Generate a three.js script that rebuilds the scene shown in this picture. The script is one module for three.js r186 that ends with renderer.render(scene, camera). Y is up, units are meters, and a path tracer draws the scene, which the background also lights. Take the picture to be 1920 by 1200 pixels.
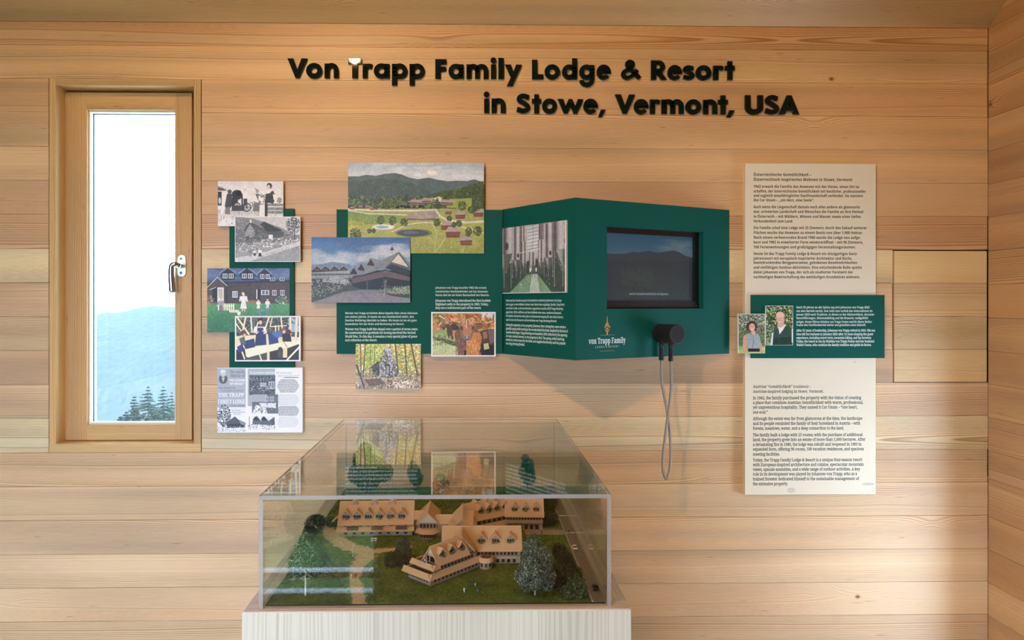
import * as THREE from 'three';
import { RoundedBoxGeometry } from 'three/addons/geometries/RoundedBoxGeometry.js';
import { mergeGeometries } from 'three/addons/utils/BufferGeometryUtils.js';

// ------------------------------------------------------------------ camera, sky, exposure
const F = 1320, CX = 911, CY = 568, TURN = -0.0187, EYE = 1.55, DIST = 2.2;      // lens in pixels of the 1920 x 1200 frame, eye height and distance to the back wall in metres
const scene = new THREE.Scene();
const camera = new THREE.PerspectiveCamera(2 * Math.atan(600 / F) * 180 / Math.PI, 1.6, 0.05, 9000);
camera.position.set(0, EYE, DIST);
camera.rotation.y = TURN;
camera.setViewOffset(1920, 1200, 960 - CX, 600 - CY, 1920, 1200);
const renderer = new THREE.WebGLRenderer({ antialias: true });
renderer.toneMapping = THREE.LinearToneMapping;
renderer.toneMappingExposure = 1.0;
renderer.shadowMap.enabled = true;
scene.background = new THREE.Color().setRGB(0.69, 0.91, 1.25);                      // bright hazy sky
scene.backgroundIntensity = 12.5;

// ------------------------------------------------------------------ helpers
const rng = (seed) => () => { seed = (seed + 0x6d2b79f5) | 0; let t = Math.imul(seed ^ (seed >>> 15), 1 | seed); t = (t + Math.imul(t ^ (t >>> 7), 61 | t)) ^ t; return ((t ^ (t >>> 14)) >>> 0) / 4294967296; };
const R = rng(7);
const rr = (a, b, q = R) => a + (b - a) * q();
const hash = (x, y) => { let h = Math.imul(x | 0, 374761393) + Math.imul(y | 0, 668265263); h = Math.imul(h ^ (h >>> 13), 1274126177); return ((h ^ (h >>> 16)) >>> 0) / 4294967296; };
function vn(x, y) { const ix = Math.floor(x), iy = Math.floor(y); let fx = x - ix, fy = y - iy; fx = fx * fx * (3 - 2 * fx); fy = fy * fy * (3 - 2 * fy);
  const a = hash(ix, iy), b = hash(ix + 1, iy), c = hash(ix, iy + 1), d = hash(ix + 1, iy + 1); return a + (b - a) * fx + (c - a) * fy + (a - b - c + d) * fx * fy; }
const sm = (a, b, x) => { const t = Math.min(1, Math.max(0, (x - a) / (b - a))); return t * t * (3 - 2 * t); };
// measured points of the photograph turned into places in the room
function ray(px, py) { const dx = (px - CX) / F, dy = -(py - CY) / F, c = Math.cos(TURN), s = Math.sin(TURN); return [dx * c - s, dy, -dx * s - c]; }
function at(px, py, z = 0) { const d = ray(px, py), t = (z - DIST) / d[2]; return new THREE.Vector3(d[0] * t, EYE + d[1] * t, z); }
function level(px, py, y) { const d = ray(px, py), t = (y - EYE) / d[1]; return new THREE.Vector3(d[0] * t, y, DIST + d[2] * t); }
const wx = (px, z = 0) => at(px, CY, z).x;
const wy = (py, px = 886, z = 0) => at(px, py, z).y;
const std = (o) => new THREE.MeshStandardMaterial(o);
const phys = (o) => new THREE.MeshPhysicalMaterial(o);
const rgb = (r, g, b) => new THREE.Color(r / 255, g / 255, b / 255).convertSRGBToLinear();
const used = new Map();
function numbered(n) { const k = used.get(n) ?? 0; used.set(n, k + 1); return k ? n + '_' + String(k).padStart(3, '0') : n; }
function tag(o, label, category, group, kind) { o.userData.label = label; if (category) o.userData.category = category; if (group) o.userData.group = group; if (kind) o.userData.kind = kind; return o; }
function shade(o) { o.castShadow = true; o.receiveShadow = true; return o; }
function mesh(name, g, m, parent, p) { const o = shade(new THREE.Mesh(g, m)); o.name = parent === scene ? numbered(name) : name; if (p) o.position.set(...p); parent.add(o); return o; }
function thing(name, label, category, p = [0, 0, 0], turn = 0, group) { const o = new THREE.Group(); o.name = numbered(name); o.position.set(...p); o.rotation.y = turn; tag(o, label, category, group); scene.add(o); return o; }
function struct(name, g, m, p) { const o = mesh(name, g, m, scene, p); o.userData.kind = 'structure'; return o; }
const box = (w, h, d, x = 0, y = 0, z = 0) => new THREE.BoxGeometry(w, h, d).translate(x, y, z);
const cyl = (r1, r2, h, n = 20) => new THREE.CylinderGeometry(r1, r2, h, n);
function merge(list) { return mergeGeometries(list.map((g) => { const q = g.index ? g.toNonIndexed() : g; for (const k of Object.keys(q.attributes)) if (!['position', 'normal', 'uv', 'color'].includes(k)) q.deleteAttribute(k); return q; })); }
function poly3(quads) {                                                             // flat faces, each a list of points
  const p = []; for (const f of quads) for (let i = 1; i + 1 < f.length; i++) p.push(...f[0], ...f[i], ...f[i + 1]);
  const g = new THREE.BufferGeometry(); g.setAttribute('position', new THREE.Float32BufferAttribute(p, 3)); g.setAttribute('uv', new THREE.Float32BufferAttribute(new Float32Array(p.length / 3 * 2), 2)); g.computeVertexNormals(); return g;
}
function prism(pts, y0, y1, back) {                                                  // an outline in plan raised from y0 to y1
  const s = new THREE.Shape(pts.map(([x, z]) => new THREE.Vector2(x, -z))); const g = new THREE.ExtrudeGeometry(s, { depth: y1 - y0, bevelEnabled: false }); g.rotateX(-Math.PI / 2); g.translate(0, y0, 0); return g;
}
function sweep(pts, rad, seg = 10, closed = false) {                                 // a tube of changing radius along points
  const n = pts.length, pos = [], idx = []; let side = new THREE.Vector3();
  for (let i = 0; i < n; i++) { const t = pts[Math.min(n - 1, i + 1)].clone().sub(pts[Math.max(0, i - 1)]).normalize();
    if (i === 0) side.set(0, 0, 1).cross(t); side.sub(t.clone().multiplyScalar(side.dot(t))); if (side.lengthSq() < 1e-9) side.set(1, 0, 0); side.normalize(); const up = t.clone().cross(side), r = rad(i / (n - 1), i);
    for (let k = 0; k < seg; k++) { const a = k / seg * 2 * Math.PI; pos.push(...pts[i].clone().addScaledVector(side, Math.cos(a) * r).addScaledVector(up, Math.sin(a) * r).toArray()); } }
  for (let i = 0; i + 1 < n; i++) for (let k = 0; k < seg; k++) { const a = i * seg + k, b = i * seg + (k + 1) % seg; idx.push(a, b, a + seg, b, b + seg, a + seg); }
  for (let k = 1; k + 1 < seg; k++) { idx.push(0, k + 1, k); const e = (n - 1) * seg; idx.push(e, e + k, e + k + 1); }
  const g = new THREE.BufferGeometry(); g.setAttribute('position', new THREE.Float32BufferAttribute(pos, 3)); g.setAttribute('uv', new THREE.Float32BufferAttribute(new Float32Array(pos.length / 3 * 2), 2)); g.setIndex(idx); g.computeVertexNormals(); return g;
}

// ------------------------------------------------------------------ wood
const STRIPS = 12, WLEN = 2.6, WTALL = 0.107, AT = 2048, SH = Math.floor(AT / STRIPS);
function woodAtlas() {
  const data = new Uint8Array(AT * AT * 4), q = rng(31);
  for (let s = 0; s < STRIPS; s++) {
    const flat = s % 3 === 1, o = s * 17.3, vc = rr(-0.02, 0.12, q), d0 = rr(0.02, 0.05, q), slope = rr(-0.012, 0.012, q), period = rr(0.0026, 0.0046, q), contrast = rr(0.5, 0.95, q), wav = rr(0.5, 1.4, q);
    const knots = []; const nk = s % 4 === 2 ? 2 : 1; for (let k = 0; k < nk; k++) knots.push([rr(0.2, 2.4, q), rr(0.01, 0.1, q), rr(0.03, 0.09, q), rr(0.6, 1.0, q), q() < 0.4]);
    const marks = []; for (let k = 0; k < 7; k++) marks.push([rr(0, WLEN, q), rr(0.004, 0.103, q), rr(0.004, 0.02, q), rr(0.0005, 0.0011, q)]);
    for (let j = 0; j < SH; j++) {
      const v = j / SH * WTALL;
      for (let i = 0; i < AT; i++) {
        const u = i / AT * WLEN; let vv = v + (vn(u * 1.1 + o, v * 6) - 0.5) * 0.030 * wav + (vn(u * 5 + o, v * 25) - 0.5) * 0.0035 * wav;
        let kd = 0; for (const [ku, kv, kr, ks, core] of knots) { const a = (u - ku) / (kr * 1.7), b = (v - kv) / (kr * 0.42), g = a * a + b * b; if (g < 9) { vv += Math.exp(-g) * 0.018 * ks * Math.sign(b || 1); if (core) { const c = ((u - ku) / 0.007) ** 2 + ((v - kv) / 0.005) ** 2; if (c < 6) kd = Math.max(kd, Math.exp(-c)); } } }
        let r = flat ? Math.hypot((vv - vc) * 1.0, d0 + slope * u + (vn(u * 0.9 + o, 3) - 0.5) * 0.02) : vv;
        r += (vn(r * 90 + o, 1.7) - 0.5) * 0.010;
        let t = r / period; t -= Math.floor(t);
        const late = sm(0.35, 0.86, t) * (1 - sm(0.9, 1.0, t)), str = 0.45 + 0.75 * vn(r * 45 + o, 8.2);
        const fib = vn(u * 26 + o, v * 1500) - 0.5, band = vn(u * 0.5 + o, v * 34 + o) - 0.5, pat = vn(u * 2.2 - o, v * 13) - 0.5;
        let l = late * contrast * str; for (const [mu, mv, ml, mh] of marks) { const a = (u - mu) / ml, b = (v - mv) / mh; const g = a * a + b * b; if (g < 4) kd = Math.max(kd, 0.5 * Math.exp(-g)); }
        const b = 1 + fib * 0.07 + band * 0.17 + pat * 0.15, k = ((s * SH + j) * AT + i) * 4;
        data[k] = Math.min(255, (248 - 52 * l) * b * (1 - 0.55 * kd)); data[k + 1] = Math.min(255, (240 - 78 * l - 8 * band) * b * (1 - 0.65 * kd)); data[k + 2] = Math.min(255, (228 - 102 * l - 18 * band) * b * (1 - 0.7 * kd)); data[k + 3] = 255;
      }
    }
  }
  const t = new THREE.DataTexture(data, AT, AT); t.colorSpace = THREE.SRGBColorSpace; t.magFilter = THREE.LinearFilter; t.minFilter = THREE.LinearFilter; t.wrapS = THREE.MirroredRepeatWrapping; t.wrapT = THREE.ClampToEdgeWrapping; t.needsUpdate = true; return t;
}
const WOOD = woodAtlas();
const woodMats = new Map();
function wood(r, g, b, rough = 0.42) { r = Math.min(250, r * 1.045); g = Math.min(246, 20 + g * 1.04); b = Math.min(240, 40 + b * 0.96); const k = [r, g, b, rough].join(); if (!woodMats.has(k)) woodMats.set(k, std({ map: WOOD, color: rgb(r, g, b), roughness: rough })); return woodMats.get(k); }
// a board whose grain runs along the given axis; strip picks a stretch of the grain sheet
function board(w, h, d, along = 'x', strip = 0, u0 = 0, v0 = 0.02, vspan = 0.96, bev = 0.0006) {
  const g = new THREE.BoxGeometry(w, h, d), p = g.attributes.position, n = g.attributes.normal, uv = g.attributes.uv, L = { x: w, y: h, z: d };
  for (let i = 0; i < p.count; i++) {
    const c = { x: p.getX(i), y: p.getY(i), z: p.getZ(i) }, nn = { x: Math.abs(n.getX(i)), y: Math.abs(n.getY(i)), z: Math.abs(n.getZ(i)) };
    const across = ['x', 'y', 'z'].filter((k) => k !== along), big = across.find((k) => nn[k] < 0.5 && (nn[across[0]] > 0.5 || nn[across[1]] > 0.5)) ?? across[0];
    const f = Math.min(1, L[big] / WTALL) * vspan; let vv = v0 + (c[big] / L[big] + 0.5) * f; vv = Math.min(0.985, Math.max(0.015, vv));
    const end = nn[along] > 0.5; uv.setXY(i, ((end ? c[across[1]] : c[along]) + L[along] / 2) / WLEN + u0, (strip + vv) * SH / AT);
  }
  return g;
}

// ------------------------------------------------------------------ the room
const XL = -2.4, XR = wx(1852.5), ZB = 3.4, TOP = wy(46), RIDGE = 1.7, PITCH = 0.75, YR = TOP + PITCH * RIDGE, T = 0.16;
const seamsPx = [84, 147, 210, 274, 338, 401.5, 466, 530, 594, 657.5, 721, 785, 849, 912.5, 976, 1040, 1103, 1166, 1230, 1294, 1358, 1421];
const seams = [TOP, ...seamsPx.map((y) => at(50, y).y), 0];
const tones = [[214, 160, 104], [220, 170, 114], [221, 167, 110], [223, 172, 117], [224, 174, 120], [212, 160, 112], [219, 165, 113], [229, 196, 148], [216, 168, 121], [224, 182, 133], [211, 163, 121], [221, 176, 133],
  [230, 198, 155], [215, 170, 123], [221, 179, 136], [223, 179, 137], [227, 184, 141], [221, 177, 136], [224, 182, 140], [220, 176, 134], [224, 180, 138], [218, 172, 130], [222, 178, 136]];
const WIN = { x0: wx(92), x1: wx(377.5), y0: wy(848.5, 235), y1: wy(147.5, 235) };
const HAT = { x0: wx(1674.5), x1: wx(1851.2), y0: at(50, 721).y, y1: at(50, 466).y };
const backing = wood(196, 146, 96, 0.7);
function shapeOf(pts, holes = []) { const s = new THREE.Shape(pts.map((p) => new THREE.Vector2(...p))); for (const h of holes) s.holes.push(new THREE.Path(h.map((p) => new THREE.Vector2(...p)))); return s; }
const rect = (x0, y0, x1, y1) => [[x0, y0], [x1, y0], [x1, y1], [x0, y1]];
{ // back wall: a core with the window hole, clad in boards
  const core = new THREE.ExtrudeGeometry(shapeOf(rect(XL - T, -T, XR + T, TOP + 0.1), [rect(WIN.x0, WIN.y0, WIN.x1, WIN.y1)]), { depth: T, bevelEnabled: false }); core.translate(0, 0, -T - 0.02);
  const w = struct('wall_back', core, backing); tag(w, 'back wall clad in horizontal larch boards behind the exhibits');
  const q = rng(5);
  for (let k = 0; k + 1 < seams.length; k++) {
    const y1 = seams[k], y0 = seams[k + 1], gap = rr(0.0006, 0.0014, q), m = wood(...tones[k]), strip = (k * 5 + 1) % STRIPS, u = q() * 0.9;
    const spans = []; let x = XL; const inWin = y0 < WIN.y1 - 0.003 && y1 > WIN.y0 + 0.003, inHat = y0 < HAT.y1 - 0.003 && y1 > HAT.y0 + 0.003, end = XR - rr(0.0003, 0.0022, q);
    if (inWin) { spans.push([x, WIN.x0 - 0.0012]); x = WIN.x1 + 0.0012; }
    if (inHat) spans.push([x, HAT.x0 - rr(0.0005, 0.0045, q)]); else spans.push([x, end]);
    for (const [a, b] of spans) mesh('plank', board(b - a, y1 - y0 - gap, 0.02, 'x', strip, u + (a - XL) / WLEN), m, w, [(a + b) / 2, (y0 + y1) / 2, -0.01 + rr(-0.0004, 0.0004, q)]);
  }
}
{ // side walls follow the roof; the one beside the cream panel has a glazed door opening, out of view
  const outline = [[-0.3, -T], [ZB + 0.3, -T], [ZB + 0.3, TOP + 0.1], [RIDGE, YR + 0.3], [-0.3, TOP + 0.1]];
  const DOOR = [0.24, 0.06, 0.65, 1.38];
  const right = new THREE.ExtrudeGeometry(shapeOf(outline.map(([z, y]) => [-z, y]), [rect(-DOOR[2], DOOR[1], -DOOR[0], DOOR[3])]), { depth: T, bevelEnabled: false }); right.rotateY(Math.PI / 2); right.translate(XR + 0.02, 0, 0);
  const w = struct('wall_right', right, backing); tag(w, 'side wall clad in larch boards, at right angles to the exhibits');
  const q = rng(9), rt = [[206, 152, 98], [196, 140, 86], [208, 156, 104], [200, 146, 94], [210, 160, 108], [198, 146, 98], [206, 154, 106], [202, 150, 102]];
  const rows = [YR, TOP + 0.35 + 0.535, TOP + 0.35 + 0.428, TOP + 0.35 + 0.321, TOP + 0.35 + 0.214, TOP + 0.35 + 0.107, TOP + 0.35, TOP + 0.252, TOP + 0.145, TOP + 0.038, ...seams.slice(1).map((y) => y - 0.004)];
  for (let k = 0; k + 1 < rows.length; k++) {
    const y1 = rows[k], y0 = Math.max(0, rows[k + 1]); if (y1 <= y0) continue;
    const zmin = Math.max(0, (y1 - TOP) / PITCH), zmax = Math.min(ZB, 2 * RIDGE - zmin), low = (y0 - TOP) / PITCH;
    const m = wood(...rt[k % rt.length]), strip = (k * 7 + 3) % STRIPS, u = q();
    const cut = y0 < DOOR[3] - 0.002 ? [[0.0012, DOOR[0]], [DOOR[2], ZB]] : [[0.0012, ZB]];
    for (const [a, b] of cut) {
      if (y1 > TOP + 0.002) {   // boards under the roof slope are cut to it
        const z0 = Math.max(0, low) + 0.002, z1 = 2 * RIDGE - Math.max(0, low) - 0.002, z2 = Math.min(RIDGE, (y1 - TOP) / PITCH), z3 = 2 * RIDGE - z2; if (z1 - z0 < 0.02) continue;
        const g = new THREE.ExtrudeGeometry(shapeOf([[-z0, y0 + 0.0008], ...(low < 0 ? [[-z0, TOP]] : []), [-z2, y1], [-z3, y1], ...(low < 0 ? [[-z1, TOP]] : []), [-z1, y0 + 0.0008]].reverse()), { depth: 0.02, bevelEnabled: false }); const p = g.attributes.position, uv = g.attributes.uv;
        for (let i = 0; i < p.count; i++) uv.setXY(i, -p.getX(i) / WLEN + u, (strip + 0.03 + 0.9 * Math.min(1, (p.getY(i) - y0) / WTALL)) * SH / AT);
        g.rotateY(Math.PI / 2); mesh('plank', g, m, w, [XR, 0, 0]);
      } else mesh('plank', board(0.02, y1 - y0 - 0.001, b - a, 'z', strip, u + a / WLEN), m, w, [XR + 0.01, (y0 + y1) / 2, (a + b) / 2]);
    }
  }
  const d = new THREE.Group(); d.name = 'door_1'; d.userData.kind = 'structure'; tag(d, 'glazed side door with a slim wooden frame'); scene.add(d);
  const fm = wood(206, 152, 100), zc = (DOOR[0] + DOOR[2]) / 2, yc = (DOOR[1] + DOOR[3]) / 2, ww = DOOR[2] - DOOR[0], hh = DOOR[3] - DOOR[1];
  for (const z of [DOOR[0] + 0.02, DOOR[2] - 0.02]) mesh('stile', board(0.05, hh, 0.04, 'y', 2, 0.1), fm, d, [XR + 0.14, yc, z]);
  for (const y of [DOOR[1] + 0.03, DOOR[3] - 0.02]) mesh('rail', board(0.05, 0.04, ww, 'z', 4, 0.3), fm, d, [XR + 0.14, y, zc]);
  mesh('pane', box(0.004, hh - 0.06, ww - 0.06), phys({ color: 0xffffff, transmission: 1, roughness: 0, thickness: 0 }), d, [XR + 0.14, yc, zc]);
  const left = new THREE.ExtrudeGeometry(shapeOf(outline.map(([z, y]) => [-z, y])), { depth: T, bevelEnabled: false }); left.rotateY(Math.PI / 2); left.translate(XL - T, 0, 0);
  tag(struct('wall_left', left, wood(206, 154, 102)), 'plain larch side wall beyond the tall window');
}
{ // wall behind the visitor with a tall glazed door
  const D = [-2.3, 0.06, -0.47, 2.1];
  const g = new THREE.ExtrudeGeometry(shapeOf(rect(XL - T, -T, XR + T, TOP + 0.1), [rect(...D)]), { depth: T, bevelEnabled: false }); g.translate(0, 0, ZB);
  tag(struct('wall_rear', g, wood(206, 154, 102)), 'larch wall opposite the exhibits with a glazed door');
  const d = new THREE.Group(); d.name = 'door_2'; d.userData.kind = 'structure'; tag(d, 'tall glazed door opposite the exhibits'); scene.add(d);
  const fm = std({ color: rgb(214, 214, 208), roughness: 0.4 });
  const xc = (D[0] + D[2]) / 2, yc = (D[1] + D[3]) / 2, w = D[2] - D[0], h = D[3] - D[1];
  for (const x of [D[0] + 0.03, D[2] - 0.012]) mesh('stile', box(0.03, h, 0.06), fm, d, [x, yc, ZB + 0.06]);
  for (const [y, t] of [[D[1] + 0.02, 0.04], [D[1] + 0.13, 0.03], [D[3] - 0.03, 0.06]]) mesh('rail', box(w, t, 0.06), fm, d, [xc, y, ZB + 0.06]);
  mesh('pane', box(w - 0.06, h - 0.06, 0.006), phys({ color: 0xffffff, transmission: 1, roughness: 0, thickness: 0 }), d, [xc, yc, ZB + 0.06]);
}
{ // floor and the two ceiling slopes, boarded
  const f = struct('floor', box(XR - XL + 2 * T, T, ZB + 2 * T, (XR + XL) / 2, -T / 2 - 0.02, ZB / 2), backing); tag(f, 'larch floor of the small timber room');
  const q = rng(77); for (let k = 0, z = 0; z < ZB - 0.01; k++, z += 0.17) mesh('plank', board(XR - XL, 0.02, Math.min(0.169, ZB - z), 'x', k % STRIPS, q()), wood(208 + (k % 3) * 5, 168 + (k % 4) * 4, 122, 0.4), f, [(XR + XL) / 2, -0.01, z + 0.085]);
  const len = Math.hypot(RIDGE, RIDGE * PITCH), a = Math.atan(PITCH), ct = [[207, 163, 108], [206, 162, 108], [200, 150, 98], [208, 160, 106]];
  for (const side of [1, -1]) {
    const o = new THREE.Group(); o.name = numbered('ceiling'); o.userData.kind = 'structure'; tag(o, side > 0 ? 'boarded ceiling slope rising from the exhibit wall' : 'boarded ceiling slope above the glazed rear door'); scene.add(o);
    o.position.set(0, TOP, side > 0 ? 0 : ZB); o.rotation.set(side > 0 ? -a : a, 0, 0);
    mesh('roof_deck', box(XR - XL + 2 * T, 0.12, len + 0.4, (XR + XL) / 2, 0.081, side * (len / 2 - 0.1)), backing, o);
    for (let k = 0, z = 0; z < len - 0.005; k++, z += 0.107) { const w = Math.min(0.107, len - z); mesh('plank', board(XR - XL, 0.02, w - 0.001, 'x', (k * 5 + 4) % STRIPS, q()), wood(...ct[k % 4]), o, [(XR + XL) / 2, 0.0105, side * (z + w / 2)]); }
  }
}
{ // flush hatch low beside the corner
  const h = thing('wall_hatch', 'flush larch hatch of four boards outlined by a dark gap', 'hatch', [HAT.x0, HAT.y0, 0]);
  const w = HAT.x1 - HAT.x0, ht = HAT.y1 - HAT.y0, t = [[226, 184, 128], [222, 182, 132], [226, 190, 142], [226, 188, 136]];
  mesh('backing_board', box(w - 0.002, ht - 0.002, 0.004, w / 2, ht / 2, -0.0178), backing, h);
  for (let k = 0; k < 4; k++) { const y1 = seams[7 + k] - HAT.y0 - (k === 0 ? 0.0035 : 0.0004), y0 = seams[8 + k] - HAT.y0 + (k === 3 ? 0.002 : 0.0006); mesh('plank', board(w - 0.0055, y1 - y0, 0.014, 'x', (k * 4 + 2) % STRIPS, 0.15 * k + 0.2), wood(...t[k]), h, [w / 2 + 0.0022, (y0 + y1) / 2, -0.0085]); }
}
{ // tall casement window
  const g = new THREE.Group(); g.name = 'window_1'; g.userData.kind = 'structure'; tag(g, 'tall narrow wooden casement window looking out on mountains'); scene.add(g);
  const P = (px) => wx(px), Q = (py) => wy(py, 235), wm = (i) => [wood(206, 152, 84), wood(214, 162, 94), wood(200, 146, 82), wood(216, 168, 104)][i];
  const part = (name, x0, x1, y0, y1, z0, z1, along, m, strip, parent = g) => mesh(name, board(x1 - x0, y1 - y0, z1 - z0, along, strip, (strip * 0.37) % 1, 0.1 + 0.05 * (strip % 5)), m, parent, [(x0 + x1) / 2, (y0 + y1) / 2, (z0 + z1) / 2]);
  const e = 0.0012, fx0 = WIN.x0 + e, fx1 = WIN.x1 - e, fy0 = WIN.y0 + e, fy1 = WIN.y1 - e, ix0 = P(104.5), ix1 = P(363.5), iy1 = Q(160.5), iy0 = Q(832);
  part('frame_jamb', fx0, ix0, iy0, fy1, -0.12, 0.0005, 'y', wm(1), 2); part('frame_jamb', ix1, fx1, iy0, fy1, -0.12, 0.0005, 'y', wm(1), 7);
  part('frame_head', ix0 + e / 4, ix1 - e / 4, iy1, fy1, -0.12, 0, 'x', wm(1), 3); part('frame_sill', fx0, fx1, fy0, iy0, -0.12, 0.001, 'x', wm(3), 5);
  for (const [x0, x1, y0, y1, al] of [[ix0, ix0 + 0.035, iy0, iy1, 'y'], [ix1 - 0.03, ix1, iy0, iy1, 'y'], [ix0 + 0.035, ix1 - 0.03, iy1 - 0.03, iy1, 'x'], [ix0 + 0.035, ix1 - 0.03, iy0, iy0 + 0.03, 'x']]) part('fixed_frame', x0, x1, y0, y1, -0.17, -0.088, al, wm(2), 6);
  const sz = -0.049, S = (px) => at(px, 500, sz).x, V = (py) => at(240, py, sz).y;
  const sx0 = S(121.5), sx1 = S(359.5), gx0 = S(163), gx1 = S(329), sy1 = V(174), sy0 = V(825), gy1 = V(206), gy0 = V(796);
  part('sash_stile', sx0, gx0, sy0, sy1, -0.1, sz, 'y', wm(0), 8); part('sash_stile', gx1, sx1, sy0, sy1, -0.1, sz, 'y', wm(0), 11);
  part('sash_rail', gx0 + e / 4, gx1 - e / 4, gy1, sy1, -0.1, sz, 'x', wm(1), 0); part('sash_rail', gx0 + e / 4, gx1 - e / 4, sy0, gy0, -0.1, sz, 'x', wm(1), 9);
  const bead = std({ color: rgb(226, 214, 184), roughness: 0.55 });
  for (const [x0, x1, y0, y1] of [[gx0, gx0 + 0.006, gy0, gy1], [gx1 - 0.006, gx1, gy0, gy1], [gx0 + 0.006, gx1 - 0.006, gy1 - 0.006, gy1], [gx0 + 0.006, gx1 - 0.006, gy0, gy0 + 0.006]]) mesh('glazing_bead', box(x1 - x0, y1 - y0, 0.016), bead, g, [(x0 + x1) / 2, (y0 + y1) / 2, -0.066]);
  const seal = std({ color: rgb(70, 96, 118), roughness: 0.35 });
  for (const [x0, x1, y0, y1] of [[gx0, gx0 + 0.0085, gy0, gy1], [gx0, gx1, gy1 - 0.0085, gy1]]) mesh('spacer_bar', box(x1 - x0, y1 - y0, 0.006), seal, g, [(x0 + x1) / 2, (y0 + y1) / 2, -0.079]);
  for (const py of [239, 412, 586, 762]) { const n = mesh('bead_nail', cyl(0.0012, 0.0012, 0.002, 8), std({ color: rgb(60, 50, 40), roughness: 0.6 }), g, [gx0 + 0.0064, V(py), -0.064]); n.rotation.z = Math.PI / 2; }
  mesh('pane', box(gx1 - gx0 - 0.002, gy1 - gy0 - 0.002, 0.004, (gx0 + gx1) / 2, (gy0 + gy1) / 2, -0.0765), phys({ color: rgb(240, 250, 255), transmission: 1, roughness: 0, thickness: 0 }), g);
  // handle
  const h = new THREE.Group(); h.name = 'handle'; tag(h, 'polished steel window handle'); g.add(h); const c = at(341.5, 498.5, sz); h.position.set(c.x, c.y, sz);
  const chrome = std({ color: rgb(205, 210, 214), metalness: 1, roughness: 0.18 }), k = 1 / 587;
  const ros = new THREE.Shape(); const rw = 7.2 * k, rh = 12.5 * k; ros.absarc(0, rh, rw, 0, Math.PI); ros.absarc(0, -rh, rw, Math.PI, 2 * Math.PI);
  mesh('rosette', new THREE.ExtrudeGeometry(ros, { depth: 0.004, bevelEnabled: true, bevelSize: 0.0015, bevelThickness: 0.0015, bevelSegments: 2, curveSegments: 16 }), std({ color: rgb(226, 232, 236), metalness: 0.9, roughness: 0.3 }), h);
  for (const s of [1, -1]) { const o = mesh('screw', cyl(2.6 * k, 2.6 * k, 0.002, 16), std({ color: rgb(120, 130, 140), metalness: 1, roughness: 0.3 }), h, [-0.5 * k, s * 13 * k, 0.006]); o.rotation.x = Math.PI / 2; const d = mesh('screw_recess', cyl(1.2 * k, 1.2 * k, 0.0008, 6), std({ color: 0x101418, roughness: 0.6 }), h, [-0.5 * k, s * 13 * k, 0.0071]); d.rotation.x = Math.PI / 2; }
  const nk = mesh('neck', cyl(5.2 * k, 5.6 * k, 0.03, 20), chrome, h, [0.5 * k, 0, 0.018]); nk.rotation.x = Math.PI / 2;
  const v = (x, y, z) => new THREE.Vector3(x * k, y * k, z); const curve = new THREE.CatmullRomCurve3([v(2, -0.5, 0.033), v(-4, 2, 0.037), v(-9, 0, 0.039), v(-10.4, -8, 0.039), v(-10, -25, 0.039), v(-9, -42, 0.038), v(-8.6, -50, 0.038)]);
  mesh('lever', sweep(curve.getPoints(40), (t) => (t < 0.15 ? 4.2 : 4.8 + 1.5 * sm(0.3, 0.95, t)) * k * (t > 0.97 ? 0.7 : 1), 14), chrome, h);
}
{ // ceiling spot that shows as a glint in the heading
  const p = [-0.768, 3.139, 2.40], t = new THREE.Vector3(0.45, 2.35, 0), dir = t.clone().sub(new THREE.Vector3(...p)).normalize();
  const o = thing('ceiling_spotlight', 'small round white spotlight fixed to the rear ceiling slope', 'lamp', p); o.quaternion.setFromUnitVectors(new THREE.Vector3(0, 0, 1), dir);
  const hs = mesh('housing', cyl(0.036, 0.03, 0.09, 24), std({ color: rgb(235, 235, 230), roughness: 0.4 }), o, [0, 0, -0.05]); hs.rotation.x = Math.PI / 2;
  const bulb = mesh('lamp_lens', cyl(0.024, 0.024, 0.006, 24), std({ color: 0xffffff, emissive: rgb(255, 226, 178), emissiveIntensity: 14 }), o, [0, 0, -0.001]); bulb.rotation.x = Math.PI / 2;
  const s = new THREE.SpotLight(rgb(255, 208, 150), 10.5, 0, 1.15, 1, 2); s.position.set(0, 0, 0.006); s.target.position.set(0, 0, 1); s.castShadow = true; s.shadow.radius = 1.5; o.add(s, s.target);
  mesh('stem', cyl(0.008, 0.008, 0.06, 12), std({ color: rgb(235, 235, 230), roughness: 0.4 }), o, [0, 0.03, -0.07]);
}

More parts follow.
